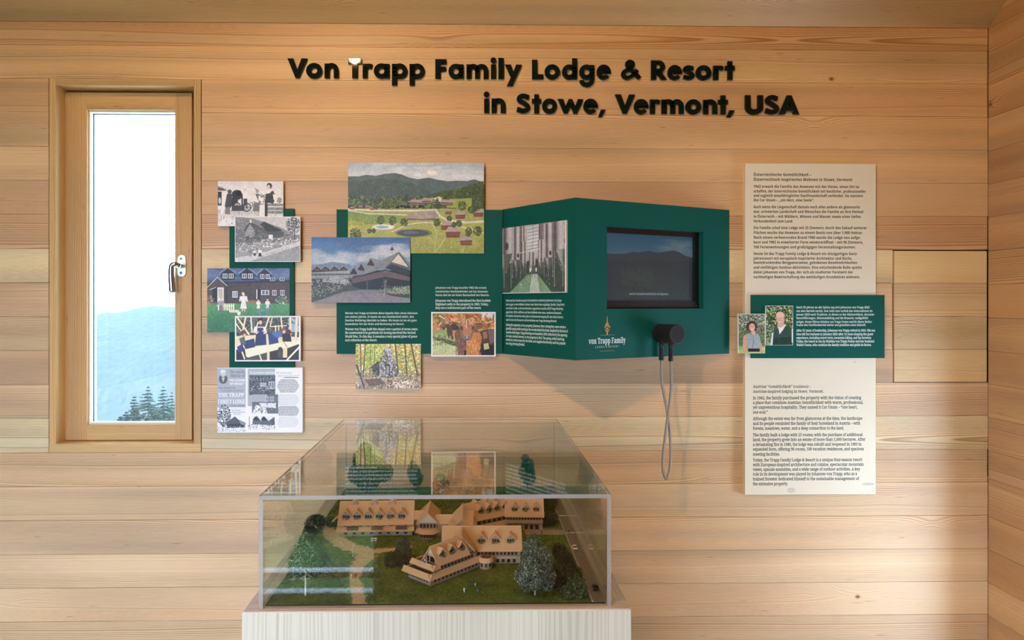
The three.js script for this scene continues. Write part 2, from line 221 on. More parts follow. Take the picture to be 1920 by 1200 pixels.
// ------------------------------------------------------------------ outside the window
{
  // far wooded mountain side: a ridge at the height of the horizon falling towards the viewer
  const nx = 280, nd = 110, pos = [], idx = [];
  for (let j = 0; j <= nd; j++) for (let i = 0; i <= nx; i++) {
    const t = j / nd, d = 2600 - 1900 * t, a = -0.95 + 0.85 * i / nx, x = a * d;
    const ridge = -44 + 36 * sm(-0.57, -0.40, a) + (vn(i * 0.14, 3) - 0.5) * 12 + (vn(i * 1.2, 9) - 0.5) * 5;
    const y = EYE + ridge * (1 - t) - 175 * t - 60 * t * t + (vn(i * 0.06, j * 0.07) - 0.5) * 16 * sm(0, 0.4, t) + (vn(i * 0.9, j * 0.9) - 0.5) * 4 * sm(0, 0.1, t);
    pos.push(x, y, -d);
  }
  for (let j = 0; j < nd; j++) for (let i = 0; i < nx; i++) { const a = j * (nx + 1) + i; idx.push(a, a + nx + 1, a + 1, a + 1, a + nx + 1, a + nx + 2); }
  const g = new THREE.BufferGeometry(); g.setAttribute('position', new THREE.Float32BufferAttribute(pos, 3)); g.setAttribute('uv', new THREE.Float32BufferAttribute(new Float32Array(pos.length / 3 * 2), 2)); g.setIndex(idx); g.computeVertexNormals();
  tag(struct('mountain', g, std({ color: new THREE.Color().setRGB(0.039, 0.043, 0.034), roughness: 1 })), 'hazy wooded mountain ridge across the valley');
  const mg = new THREE.PlaneGeometry(18, 12, 30, 20); mg.rotateX(-Math.PI / 2); mg.translate(-6.5, 0, 9.7); { const p = mg.attributes.position; for (let i = 0; i < p.count; i++) p.setY(i, -0.45 + (vn(p.getX(i) * 0.3, p.getZ(i) * 0.3) - 0.5) * 0.12); } mg.computeVertexNormals();
  tag(struct('meadow', mg, std({ color: rgb(70, 92, 44), roughness: 1 })), 'grassy ground around the timber room');
}
function leafCloud(q, clusters, n, size, cols, flat = 0) {                            // leaves scattered over blobs, each leaf with its own colour
  const pos = [], nor = [], col = [], tot = clusters.reduce((s, c) => s + c[3] * c[3], 0);
  for (const [cx, cy, cz, cr, sy = 1] of clusters) { const m = Math.round(n * cr * cr / tot);
    for (let k = 0; k < m; k++) {
      const a = q() * 6.283, b = Math.acos(2 * q() - 1), r = cr * (0.55 + 0.5 * Math.sqrt(q())), d = [Math.sin(b) * Math.cos(a), Math.cos(b), Math.sin(b) * Math.sin(a)];
      const c = [cx + d[0] * r, cy + d[1] * r * sy, cz + d[2] * r], s = size * rr(0.6, 1.3, q), e = () => [rr(-1, 1, q) * s, rr(-1, 1, q) * s * (1 - flat), rr(-1, 1, q) * s], w = cols[Math.floor(q() * cols.length)], v = rr(0.75, 1.25, q);
      for (let i = 0; i < 3; i++) { const f = e(); pos.push(c[0] + f[0], c[1] + f[1], c[2] + f[2]); nor.push(d[0], d[1] * 0.8 + 0.3, d[2]); col.push(w[0] * v, w[1] * v, w[2] * v); }
    } }
  const g = new THREE.BufferGeometry(); g.setAttribute('position', new THREE.Float32BufferAttribute(pos, 3)); g.setAttribute('normal', new THREE.Float32BufferAttribute(nor, 3)); g.setAttribute('color', new THREE.Float32BufferAttribute(col, 3)); return g;
}
const leafMat = std({ vertexColors: true, roughness: 0.9, side: THREE.DoubleSide });
function fir(label, px, topPy, botPy, z, width, seed) {
  const q = rng(seed), top = at(px, topPy, z), bot = at(px, botPy, z), H = top.y - bot.y, o = thing('fir_tree', label, 'tree', [bot.x, bot.y, z], 0, 'firs outside the window');
  mesh('trunk', cyl(0.001, 0.03 * H * 0.5, H * 0.96, 8).translate(0, H * 0.48, 0), std({ color: rgb(44, 36, 28), roughness: 1 }), o);
  const pos = [], col = [], n = 30;
  for (let k = 0; k < n; k++) { const t = k / (n - 1), y = H * (0.02 + 0.97 * t), rad = width * (1 - t) * rr(0.7, 1.2, q) + 0.015, m = 9;
    for (let b = 0; b < m; b++) { const a = q() * 6.283, L = rad * rr(0.65, 1.15, q), dx = Math.cos(a), dz = Math.sin(a), droop = L * rr(0.3, 0.55, q), up = L * 0.3;
      for (let s = 0; s < 40; s++) { const f = rr(0.1, 1, q), w = 0.014 + L * 0.085 * (1.15 - f), cx = dx * L * f, cz = dz * L * f, cy = y - droop * f + up * f * f, v = rr(0.6, 1.4, q);
        for (let i = 0; i < 3; i++) { pos.push(cx + rr(-1, 1, q) * w, cy + rr(-0.9, 0.5, q) * w, cz + rr(-1, 1, q) * w); col.push(0.018 * v, 0.034 * v, 0.018 * v); } } } }
  const g = new THREE.BufferGeometry(); g.setAttribute('position', new THREE.Float32BufferAttribute(pos, 3)); g.setAttribute('color', new THREE.Float32BufferAttribute(col, 3)); g.computeVertexNormals(); mesh('needles', g, leafMat, o);
}
fir('tall pointed fir in the middle of the group outside the window', 277.5, 724, 900, -9, 0.95, 3);
fir('broad fir beside the window edge, level with the tallest', 306, 724, 900, -11.5, 1.05, 4);
fir('short slim fir lowest of the pointed tops outside', 251.5, 743, 900, -7.2, 0.5, 5);
fir('small bushy fir top peeping over the window bottom', 237, 772, 900, -6.2, 0.42, 6);
fir('fir partly hidden by the window stile', 322, 735, 900, -14, 1.0, 8);
fir('lowest fir tip just above the window bottom', 226, 781, 900, -5.4, 0.3, 9);
{ const q = rng(12); for (const [x, z, s, l] of [[-3.4, 7.2, 1.1, 'rounded hazel bush beyond the glazed rear door, farther off'], [-1.4, 6.4, 0.8, 'low leafy bush close outside the glazed rear door']]) { const o = thing('garden_bush', l, 'bush', [x, -0.45, z]); mesh('foliage', leafCloud(q, [[0, s * 0.5, 0, s * 0.6], [s * 0.6, s * 0.35, 0.2, s * 0.45], [-s * 0.6, s * 0.4, 0.1, s * 0.5]], 2600, 0.07, [[0.03, 0.07, 0.02], [0.05, 0.09, 0.03], [0.02, 0.05, 0.02]]), leafMat, o); mesh('stem', cyl(0.03, 0.05, s * 0.6, 8).translate(0, s * 0.3, 0), std({ color: rgb(60, 48, 36) }), o); } }

// ------------------------------------------------------------------ prints
const K = 4;
function canvas(w, h, k = K) { const c = document.createElement('canvas'); c.width = Math.round(w * k); c.height = Math.round(h * k); const x = c.getContext('2d'); x.scale(k, k); return [c, x]; }
function tex(c) { const t = new THREE.CanvasTexture(c); t.colorSpace = THREE.SRGBColorSpace; t.magFilter = THREE.LinearFilter; t.generateMipmaps = false; t.minFilter = THREE.LinearFilter; return t; }
const css = (r, g, b, a = 1) => `rgba(${r | 0},${g | 0},${b | 0},${a})`;
function fillPoly(c, col, ...p) { c.fillStyle = col; c.beginPath(); for (let i = 0; i < p.length; i += 2) c[i ? 'lineTo' : 'moveTo'](p[i], p[i + 1]); c.closePath(); c.fill(); }
function line(c, col, w, ...p) { c.strokeStyle = col; c.lineWidth = w; c.lineCap = 'round'; c.lineJoin = 'round'; c.beginPath(); for (let i = 0; i < p.length; i += 2) c[i ? 'lineTo' : 'moveTo'](p[i], p[i + 1]); c.stroke(); }
function oval(c, col, x, y, rx, ry = rx, a = 0) { c.fillStyle = col; c.beginPath(); c.ellipse(x, y, Math.abs(rx), Math.abs(ry), a, 0, 6.2832); c.fill(); }
function fillRect(c, col, x, y, w, h) { c.fillStyle = col; c.fillRect(x, y, w, h); }
function wash(c, x, y, w, h, ...stops) { const g = c.createLinearGradient(0, y, 0, y + h); stops.forEach((s, i) => g.addColorStop(i / (stops.length - 1), s)); c.fillStyle = g; c.fillRect(x, y, w, h); }
function dots(c, q, n, x0, y0, x1, y1, s0, s1, cols, inside) { for (let i = 0; i < n; i++) { const x = rr(x0, x1, q), y = rr(y0, y1, q); if (inside && !inside(x, y)) continue; oval(c, cols[Math.floor(q() * cols.length)], x, y, rr(s0, s1, q), rr(s0, s1, q) * 0.8, q() * 3); } }
function crown(c, q, x, y, rx, ry, cols, n = 90, s = 0.9) { for (let i = 0; i < n; i++) { const a = q() * 6.283, r = Math.sqrt(q()); oval(c, cols[Math.min(cols.length - 1, Math.floor(q() * cols.length))], x + Math.cos(a) * rx * r, y + Math.sin(a) * ry * r, s * rr(0.5, 1.3, q)); } }
function person(c, x, y, h, top, low, skin = '#d8a888', hair = '#4a3424', skirt = false) { const w = h * 0.16; if (skirt) fillPoly(c, low, x - w * 0.6, y - h * 0.58, x + w * 0.6, y - h * 0.58, x + w * 1.15, y - h * 0.12, x - w * 1.15, y - h * 0.12); else { fillRect(c, low, x - w * 0.75, y - h * 0.52, w * 0.7, h * 0.52); fillRect(c, low, x + w * 0.08, y - h * 0.52, w * 0.7, h * 0.52); } if (skirt) { line(c, skin, w * 0.4, x - w * 0.4, y - h * 0.12, x - w * 0.4, y); line(c, skin, w * 0.4, x + w * 0.4, y - h * 0.12, x + w * 0.4, y); } fillPoly(c, top, x - w, y - h * 0.82, x + w, y - h * 0.82, x + w * 0.8, y - h * 0.5, x - w * 0.8, y - h * 0.5); line(c, top, w * 0.5, x - w, y - h * 0.78, x - w * 1.25, y - h * 0.55); line(c, top, w * 0.5, x + w, y - h * 0.78, x + w * 1.25, y - h * 0.55); oval(c, hair, x, y - h * 0.93, w * 0.62, h * 0.085); oval(c, skin, x, y - h * 0.9, w * 0.5, h * 0.07); }
function windows(c, x, y, n, dx, w, h, frame, glass, rise = 0) { for (let i = 0; i < n; i++) { const X = x + i * dx, Y = y + i * rise; fillRect(c, frame, X, Y, w, h); fillRect(c, glass, X + w * 0.12, Y + h * 0.1, w * 0.34, h * 0.8); fillRect(c, glass, X + w * 0.56, Y + h * 0.1, w * 0.34, h * 0.8); } }
function grain(c, q, w, h, n, a = 0.06) { for (let i = 0; i < n; i++) { c.fillStyle = q() < 0.5 ? `rgba(0,0,0,${a})` : `rgba(255,255,255,${a})`; c.fillRect(q() * w, q() * h, 0.5, 0.5); } }

const prints = {
  farmers(w, h) { const [cv, c] = canvas(w, h), q = rng(101); wash(c, 0, 0, w, h, '#cfd0d1', '#dcdcdc', '#c8c8c8'); fillPoly(c, '#4c4e50', 0, 10, 18, 18, 0, 18); fillPoly(c, '#8f9092', 0, 9, 22, 17, 0, 12); fillRect(c, '#2c2d2f', 0, 20, 7, 26); line(c, '#d8d8d8', 0.8, 3, 30, 3, 44); oval(c, '#5a5c5e', 3.5, 37, 3.2, 7); oval(c, '#c9c9c9', 3.5, 37, 2.2, 5.6); 
    wash(c, 0, 54, w, h - 54, '#a9aaab', '#d4d4d4', '#e2e2e2'); dots(c, q, 260, 0, 54, w, h, 0.3, 1.3, ['#8a8b8c', '#f0f0f0', '#b6b7b8', '#6f7071']);
    crown(c, q, 84, 32, 8, 8, ['#6d6e70', '#8d8e90', '#57585a']); crown(c, q, 115, 36, 5, 5, ['#6d6e70', '#8d8e90']); dots(c, q, 60, 60, 40, 80, 52, 0.5, 1.3, ['#87888a', '#5c5d5f', '#bdbdbd']);
    oval(c, '#2a2b2d', 36, 26, 10, 9, 0.4); oval(c, '#111', 39, 23, 5.2, 5.8, 0.3); fillPoly(c, '#2b2c2e', 27, 30, 38, 36, 34, 52, 24, 46); for (const [x, y, r] of [[36, 47, 7], [54, 49, 8.5]]) { oval(c, '#2c2d2f', x, y, r); oval(c, '#a8a9aa', x, y, r - 1.6); oval(c, '#3a3b3d', x, y, 2); for (let a = 0; a < 6; a++) line(c, '#3a3b3d', 0.5, x, y, x + Math.cos(a) * r, y + Math.sin(a) * r); } fillRect(c, '#333436', 44, 24, 3, 26); fillRect(c, '#3a3b3d', 26, 46, 24, 10);
    fillPoly(c, '#eceded', 11, 26, 18, 24, 17, 44, 8, 62, 5, 60); fillPoly(c, '#3b3c3e', 17, 24, 27, 24, 25, 48, 17, 60, 13, 46); oval(c, '#4a4b4d', 22, 20, 4, 4); fillPoly(c, '#6d6e70', 14, 50, 22, 48, 23, 62, 13, 62); 
    fillPoly(c, '#e6e6e6', 46, 20, 55, 20, 55, 34, 47, 34); fillRect(c, '#39393b', 48, 33, 7, 13); oval(c, '#b9b3ad', 51, 14, 2.6, 3.4); oval(c, '#e2e2e2', 51, 12, 2.6, 2);
    fillPoly(c, '#5b5c5e', 70, 24, 78, 24, 80, 44, 66, 56, 76, 57, 82, 50); fillPoly(c, '#6a6b6d', 68, 40, 78, 40, 80, 56, 65, 56); oval(c, '#8f8a85', 74, 19, 3, 3.6); line(c, '#3b3c3e', 1.2, 72, 16, 70, 14); fillPoly(c, '#e0e0e0', 76, 26, 86, 34, 84, 40, 76, 36);
    fillPoly(c, '#2d2e30', 90, 24, 104, 18, 108, 30, 104, 42, 88, 40); fillPoly(c, '#f2f2f2', 103, 24, 112, 28, 108, 38, 104, 34); oval(c, '#2f3032', 96.5, 9, 5, 5.5); oval(c, '#c8c2bc', 95, 11, 3.2, 4); fillPoly(c, '#e4e4e4', 91, 18, 98, 16, 99, 22, 92, 24);
    fillRect(c, '#dededf', 78, 44, 11, 22); fillRect(c, '#242527', 88, 36, 5, 30); for (let k = 0; k < 3; k++) { fillRect(c, '#737476', 93, 42 + k * 7, 29, 5); dots(c, q, 30, 93, 42 + k * 7, 121, 47 + k * 7, 0.3, 0.8, ['#3a3b3d', '#c4c5c6']); } line(c, '#5c5d5f', 1, 66, 38, 78, 44, 92, 42); grain(c, q, w, h, 900); return cv; },
  farmhouse(w, h) { const [cv, c] = canvas(w, h), q = rng(102); fillRect(c, '#dfe0e1', 0, 0, w, h); fillRect(c, '#a9abae', 1, 1, w - 2, h - 2); c.save(); c.beginPath(); c.rect(1, 1, w - 2, h - 2); c.clip(); wash(c, 0, 0, w, 34, '#b6b8bb', '#bfc1c4'); fillPoly(c, '#77797c', 0, 0, 34, 4, 60, 12, 84, 20, 112, 34, 122, 34, 122, 46, 0, 50); dots(c, q, 700, 0, 2, 110, 48, 0.4, 1.7, ['#5d5f62', '#8a8c8f', '#4a4c4f', '#a0a2a5'], (x, y) => y > 4 + x * 0.22);
    fillPoly(c, '#45474a', 16, 26, 28, 10, 62, 26, 62, 31, 34, 24, 22, 30); fillPoly(c, '#303235', 47, 15, 54, 9, 90, 27, 62, 29); fillPoly(c, '#8c8e91', 20, 28, 28, 14, 38, 28, 38, 40, 20, 40); fillPoly(c, '#5a5c5f', 38, 22, 60, 28, 60, 42, 38, 42); fillPoly(c, '#46484b', 60, 28, 92, 28, 90, 38, 62, 42); fillPoly(c, '#e6e7e8', 28, 6, 31, 6, 31, 12, 28, 12); fillRect(c, '#c9cbce', 72, 11, 2.4, 5); fillRect(c, '#d6d8da', 63, 34, 8, 8); windows(c, 24, 22, 3, 4, 3, 4, '#d8dadd', '#3a3c3f'); windows(c, 46, 33, 2, 6, 4, 5, '#b9bbbe', '#333538');
    crown(c, q, 46, 34, 13, 14, ['#4c4e51', '#65676a', '#3b3d40'], 200); crown(c, q, 27, 46, 7, 12, ['#3d3f42', '#5a5c5f'], 120); crown(c, q, 8, 40, 10, 18, ['#55575a', '#6f7174', '#44464a'], 200); crown(c, q, 110, 16, 14, 15, ['#303235', '#45474a', '#5d5f62'], 260); line(c, '#2d2f32', 1.6, 112, 24, 112, 42);
    fillPoly(c, '#8f9194', 0, 56, 122, 42, 122, 85, 0, 85); dots(c, q, 160, 50, 42, 122, 58, 0.6, 2.2, ['#d6d8da', '#75777a', '#a4a6a9', '#5b5d60']); dots(c, q, 120, 0, 54, 50, 66, 0.6, 2, ['#c2c4c7', '#6c6e71', '#8f9194']); fillPoly(c, '#bfc1c4', 0, 78, 50, 68, 122, 46, 122, 54, 60, 74, 24, 85, 0, 85); dots(c, q, 380, 40, 58, 122, 84, 0.3, 0.9, ['#6a6c6f', '#9a9ca0', '#7c7e81'], (x, y) => y > 92 - x * 0.36); 
    person(c, 29, 76, 15, '#6a6c6f', '#83858a', '#a2a4a7', '#444', true); person(c, 37, 75, 13, '#e4e5e6', '#2b2d30', '#b2b4b7', '#333', true); person(c, 47, 77, 17, '#e4e5e6', '#1f2124', '#b2b4b7', '#333', true); grain(c, q, w, h, 900); c.restore(); return cv; },
  darkhouse(w, h) { const [cv, c] = canvas(w, h), q = rng(103); fillRect(c, '#2c2a30', 0, 0, w, h); wash(c, 0, 0, w, 28, '#4f5f86', '#5d6f98', '#35405c'); for (let k = 0; k < 70; k++) line(c, css(40, 48, 74, 0.4), 0.5, q() * w, 0, q() * w, 28); 
    fillPoly(c, '#1d2130', 28, 26, 155, 22, 155, 30, 40, 30); fillPoly(c, '#3a3234', 34, 28, 155, 26, 155, 70, 40, 70); for (let y = 30; y < 68; y += 2.2) { line(c, css(84, 62, 56, 0.65), 0.8, 40, y, 155, y - 1.5); } dots(c, q, 300, 40, 28, 154, 66, 0.3, 1.4, ['#241e22', '#5a4440', '#3a2e30']);
    for (const [x, y, s] of [[22, -2, 1], [58, -2, 1], [92, -1, 0.9]]) { fillPoly(c, '#2c3348', x, y + 18, x + 18 * s, y, x + 36 * s, y + 18); line(c, '#8d9bb8', 1.1, x, y + 12, x + 16 * s, y, x + 33 * s, y + 12); fillPoly(c, '#241f28', x + 4, y + 12, x + 16 * s, y + 4, x + 30 * s, y + 12, x + 30 * s, y + 24, x + 6, y + 24); windows(c, x + 7, y + 12, 2, 11.5 * s, 9 * s, 9, '#dfe3e8', '#4c5a70'); }
    windows(c, 118, 17, 2, 18, 9, 7, '#c9d0da', '#3b4558'); windows(c, 101, 41, 1, 8, 15, 9, '#dfe3e8', '#50607a'); windows(c, 122, 41, 2, 15, 8, 10, '#d5dae1', '#4a586e'); windows(c, 47, 43, 1, 9, 10, 12, '#dfe3e8', '#7384a0'); fillRect(c, '#15161c', 91, 40, 8, 20); fillRect(c, '#d4d8de', 92, 40, 2, 18); fillPoly(c, '#4a3c3a', 0, 38, 20, 18, 34, 34, 34, 66, 0, 66); line(c, '#c9ccd2', 1.2, 0, 36, 19, 17, 37, 33); fillRect(c, '#20222a', 10, 36, 10, 26); fillRect(c, '#e6e4da', 19, 36, 12, 28); fillRect(c, '#b9b2a2', 21, 38, 8, 18); line(c, '#dcdcd6', 1, 5, 40, 16, 36);
    wash(c, 0, 66, w, h - 66, '#4f8a58', '#3f7d50', '#2e6a44', '#2b6241'); dots(c, q, 900, 0, 66, w, h, 0.3, 1, ['#2d6d45', '#54945f', '#3a7a4e', '#235a3a']); crown(c, q, 140, 60, 13, 9, ['#476d48', '#6f9a6a', '#2f5238', '#b9c9b0'], 140); crown(c, q, 6, 60, 7, 9, ['#3f6240', '#c87f7a', '#688c58'], 80); crown(c, q, 96, 64, 4, 3, ['#6b5a48', '#527a4c'], 30);
    fillPoly(c, '#7c6a50', 72, 60, 98, 60, 98, 66, 72, 66); for (let k = 0; k < 8; k++) fillRect(c, '#e6e0c4', 20 + k * 4, 66, 2.6, 13); fillRect(c, '#efe9d2', 18, 70, 32, 1.4); fillPoly(c, '#d8cbb8', 40, 78, 60, 78, 58, 83, 42, 83); person(c, 26, 82, 26, '#8a8f9c', '#5a5a6a', '#e0b89c', '#c9a878'); person(c, 68, 80, 34, '#f1ece6', '#f3efe9', '#e0b89c', '#6a4a30', true); oval(c, '#e6c4a8', 67, 47, 2.4); person(c, 96, 77, 18, '#f4f2ee', '#f4f2ee', '#e0b89c', '#d8b880', true); person(c, 113, 78, 20, '#efece8', '#cfd4da', '#e0b89c', '#e6cfa0'); line(c, '#5b7a8c', 3, 95, 82, 120, 74); fillRect(c, '#5b7a8c', 97, 82, 4, 6); fillRect(c, '#5b7a8c', 110, 78, 4, 6); fillPoly(c, '#dfe4ea', 56, 81, 63, 81, 62, 88, 57, 88); return cv; },
  builders(w, h) { const [cv, c] = canvas(w, h), q = rng(104); fillRect(c, '#f0eff0', 0, 0, w, h); c.save(); c.beginPath(); c.rect(2.5, 2.5, w - 5.5, h - 5); c.clip(); fillRect(c, '#403f3a', 0, 0, w, h); dots(c, q, 600, 0, 0, w, 34, 0.4, 1.8, ['#2c332c', '#55614e', '#6c7a62', '#8f9a86', '#232522']); fillRect(c, '#9aaac2', 100, 4, 20, 26); dots(c, q, 60, 100, 4, 120, 20, 0.4, 1.4, ['#3c463c', '#6b7a70']);
    for (const [a, b, d, e, t] of [[4, 2, 26, 34, 3.4], [20, 2, 12, 40, 3], [30, 2, 32, 30, 3], [47, 2, 40, 22, 2.6], [64, 2, 56, 26, 3], [70, 2, 66, 20, 2], [86, 0, 90, 36, 2.6], [104, 0, 104, 40, 3.2], [116, 0, 114, 42, 4], [2, 14, 20, 40, 2.4], [76, 18, 76, 34, 2], [82, 18, 82, 34, 2]]) line(c, '#e8d7b6', t, a, b, d, e); line(c, '#e2cfa8', 2, 68, 20, 96, 18);
    fillPoly(c, '#e3cfaa', 0, 38, 60, 34, 122, 40, 122, 58, 60, 66, 0, 70); fillPoly(c, '#f2e3c6', 20, 62, 122, 44, 122, 52, 24, 78, 18, 74); fillPoly(c, '#1d1a1c', 0, 64, 18, 60, 22, 84, 0, 84); fillPoly(c, '#232022', 62, 68, 100, 60, 122, 52, 122, 84, 62, 84); fillRect(c, '#ddc79e', 60, 66, 5, 18); fillRect(c, '#e0cba4', 90, 60, 8, 18); line(c, '#efdfbe', 3.2, 98, 82, 121, 58); line(c, '#e6d4ae', 2.6, 46, 72, 50, 84); line(c, '#e6d4ae', 3, 8, 52, 18, 80);
    fillPoly(c, '#1e2b58', 40, 32, 58, 32, 59, 54, 37, 56); fillPoly(c, '#f5f2f0', 36, 20, 58, 20, 60, 32, 54, 34, 42, 34, 34, 31); fillPoly(c, '#26305c', 42, 22, 53, 22, 54, 36, 42, 36); line(c, '#d9a88a', 2.2, 36, 31, 44, 30); line(c, '#d9a88a', 2.2, 58, 31, 52, 28); oval(c, '#1c1715', 48, 8, 5, 5); oval(c, '#e0b294', 48, 12, 3.2, 4); 
    fillPoly(c, '#26346a', 62, 34, 78, 30, 82, 50, 64, 54); fillPoly(c, '#3b568e', 68, 32, 88, 26, 92, 38, 80, 42); for (let k = 0; k < 6; k++) line(c, '#8fa6cf', 0.4, 70 + k * 3, 30, 74 + k * 3, 40); oval(c, '#6d4a2c', 91, 27, 4.6, 4.4); oval(c, '#dca886', 92, 29.5, 3, 3.2); line(c, '#dca886', 2, 84, 40, 88, 44); fillPoly(c, '#1a1a20', 88, 34, 104, 32, 106, 48, 90, 48); oval(c, '#5c1f24', 101, 30, 4.4, 4.6); line(c, '#5b4a30', 0.9, 88, 44, 98, 58);
    fillPoly(c, '#26305c', 14, 48, 36, 42, 38, 58, 20, 62); fillPoly(c, '#4e5a54', 8, 42, 18, 38, 20, 52, 12, 56); oval(c, '#4a3828', 16, 32, 5, 5.4); oval(c, '#d8a486', 18, 36, 3, 3.4); fillPoly(c, '#2a3568', 4, 58, 14, 52, 18, 66, 6, 68); oval(c, '#3c3434', 85, 62, 4); fillPoly(c, '#3f3938', 80, 66, 90, 66, 90, 78, 80, 78); c.restore(); return cv; },
  brochure(w, h) { const [cv, c] = canvas(w, h, 6), q = rng(105); fillRect(c, '#dfe3e9', 0, 0, w, h); const ink = '#3d444d', gr = '#9ba3ad'; fillRect(c, gr, 0, 1, 53, 73); oval(c, '#4a5058', 11, 21, 8, 9); oval(c, '#b7bcc2', 11, 11, 5, 6.4); oval(c, '#cfd3d8', 10.5, 7, 5, 3.4); fillPoly(c, '#b2b7bd', 8, 18, 14, 18, 11, 28);
    c.textBaseline = 'middle'; const tx = (s, f, x, y, wd, col, al = 'left') => { c.font = f; c.fillStyle = col; const m = c.measureText(s).width; c.save(); c.translate(x, y); c.scale(wd / m, 1); c.fillText(s, 0, 0); c.restore(); };
    tx('The real-life', 'italic 7px serif', 23, 7, 28, '#2f353c'); tx('Maria of', 'italic 8px serif', 24, 15, 27, '#2f353c'); tx('"THE SOUND', 'bold 6px sans-serif', 20, 23, 32, '#eef1f4'); tx('OF MUSIC"', 'bold 6px sans-serif', 23, 29.5, 28, '#eef1f4'); tx('Your hostess for', 'bold 3.6px monospace', 3, 38, 31, ink); tx('a storybook holiday at', '3.6px serif', 7, 43, 42, ink); tx('THE TRAPP', 'bold 10px serif', 2, 51.5, 48, '#f4f6f8'); tx('FAMILY LODGE', 'bold 10.5px serif', 1, 63, 51, '#f4f6f8'); tx('STOWE, VERMONT', 'bold 3px sans-serif', 25, 70.8, 27, ink);
    wash(c, 0, 75, 53, 46, '#d5dae0', '#e1e5ea', '#cdd2d8'); crown(c, q, 12, 90, 13, 20, ['#4b525a', '#6a717a', '#878e96', '#343a41'], 260, 1.2); line(c, '#333', 1.2, 12, 100, 10, 118); fillPoly(c, '#454c54', 16, 103, 33, 91, 46, 104, 46, 110, 18, 110); fillPoly(c, '#2e343b', 18, 106, 50, 104, 52, 112, 18, 113); fillPoly(c, '#7b828a', 40, 97, 53, 103, 53, 108, 44, 106); dots(c, q, 120, 0, 110, 53, 120, 0.4, 1.2, ['#aab0b7', '#eceff2', '#878e96']); tx('Just 10 minutes', '2.8px serif', 27, 79, 17, ink); tx("from Mt. Mansfield's", '2.8px serif', 28, 82.6, 24, ink); tx('finest slopes', '2.8px serif', 30, 86, 14, ink);
    fillRect(c, '#eef1f4', 53, 0, 4, h); fillRect(c, gr, 57, 2, 51, 70); tx('An uncommon experience', 'italic 7px serif', 60, 8.5, 48, '#eef1f4'); tx('for more and', 'italic 7px serif', 110, 9, 29, '#98a0a9'); tx('more vacationers!"', 'italic 6.4px serif', 113, 15, 41, '#98a0a9');
    fillRect(c, '#4a5059', 59.5, 14, 49, 37); dots(c, q, 260, 60, 15, 108, 50, 0.4, 1.6, ['#2c3239', '#6d747d', '#3a4048']); for (let k = 0; k < 7; k++) line(c, '#aab0b8', 0.7, 60 + k * 7, 18, 66 + k * 5, 24); windows(c, 80, 28, 3, 4, 3.4, 7, '#d8dde2', '#8b929a'); windows(c, 96, 26, 1, 4, 11, 14, '#b9bfc6', '#6d747d'); dots(c, q, 60, 62, 34, 100, 44, 0.5, 1.4, ['#8b929a', '#c6cbd1', '#2c3239']); 
    fillRect(c, '#59606a', 65, 50, 49, 36); fillRect(c, '#9aa1aa', 65, 50, 28, 14); windows(c, 90, 54, 2, 9, 7, 9, '#c6cbd1', '#6d747d'); fillPoly(c, '#dfe3e8', 66, 84, 72, 70, 90, 72, 94, 86, 66, 86); dots(c, q, 40, 68, 72, 92, 85, 0.5, 1.4, ['#6d747d', '#353b42', '#aab0b8']); fillPoly(c, '#cfd4da', 78, 66, 110, 66, 110, 76, 84, 74); dots(c, q, 50, 66, 62, 112, 84, 0.4, 1.3, ['#353b42', '#8b929a']); 
    fillRect(c, '#e3e7ec', 57, 88, 51, 28); fillPoly(c, '#d3d8de', 66, 92, 106, 90, 108, 108, 66, 104); fillPoly(c, '#474d56', 66, 100, 74, 90, 82, 100, 88, 91, 96, 100, 107, 92, 108, 108, 66, 106); for (const x of [70, 85]) fillPoly(c, '#20252b', x - 4, 98, x + 1, 91, x + 8, 98); windows(c, 68, 101, 7, 5, 2.6, 3, '#aab0b8', '#20252b'); dots(c, q, 160, 57, 106, 108, 116, 0.4, 1.2, ['#c9ced5', '#8b929a', '#5a616b']); line(c, '#474d56', 1, 60, 92, 60, 112);
    const para = (y0, n, bold, a, b) => { for (let k = 0; k < n; k++) { const t = Math.sin((k + 0.5) / n * Math.PI), x0 = 112 + (1 - t) * a + rr(0, 1.5, q), x1 = 153 - (1 - t) * b; for (let x = x0; x < x1;) { const l = rr(1, 4.2, q); fillRect(c, bold ? '#4d5560' : '#a1a8b1', x, y0 + k * 2.1, Math.min(l, x1 - x), bold ? 1.15 : 0.8); x += l + 0.55; } } };
    para(22, 12, true, 6, 8); fillRect(c, '#4d5560', 124, 18, 28, 1.1); para(50, 10, false, 5, 6); para(72, 9, true, 4, 5); para(92, 10, false, 5, 7); return cv; },
  aerial(w, h) { const [cv, c] = canvas(w, h), q = rng(106); wash(c, 0, 0, w, 40, '#95a7b8', '#b4c1cc', '#c6ced4'); for (let k = 0; k < 30; k++) oval(c, css(215, 222, 228, 0.25), rr(60, w, q), rr(2, 30, q), rr(10, 30, q), rr(1.5, 4, q)); oval(c, '#dde1e4', 157, 19, 9, 4); oval(c, '#e8eaec', 153, 17.5, 5, 3.4); oval(c, css(180, 190, 200, 0.9), 140, 16, 6, 3);
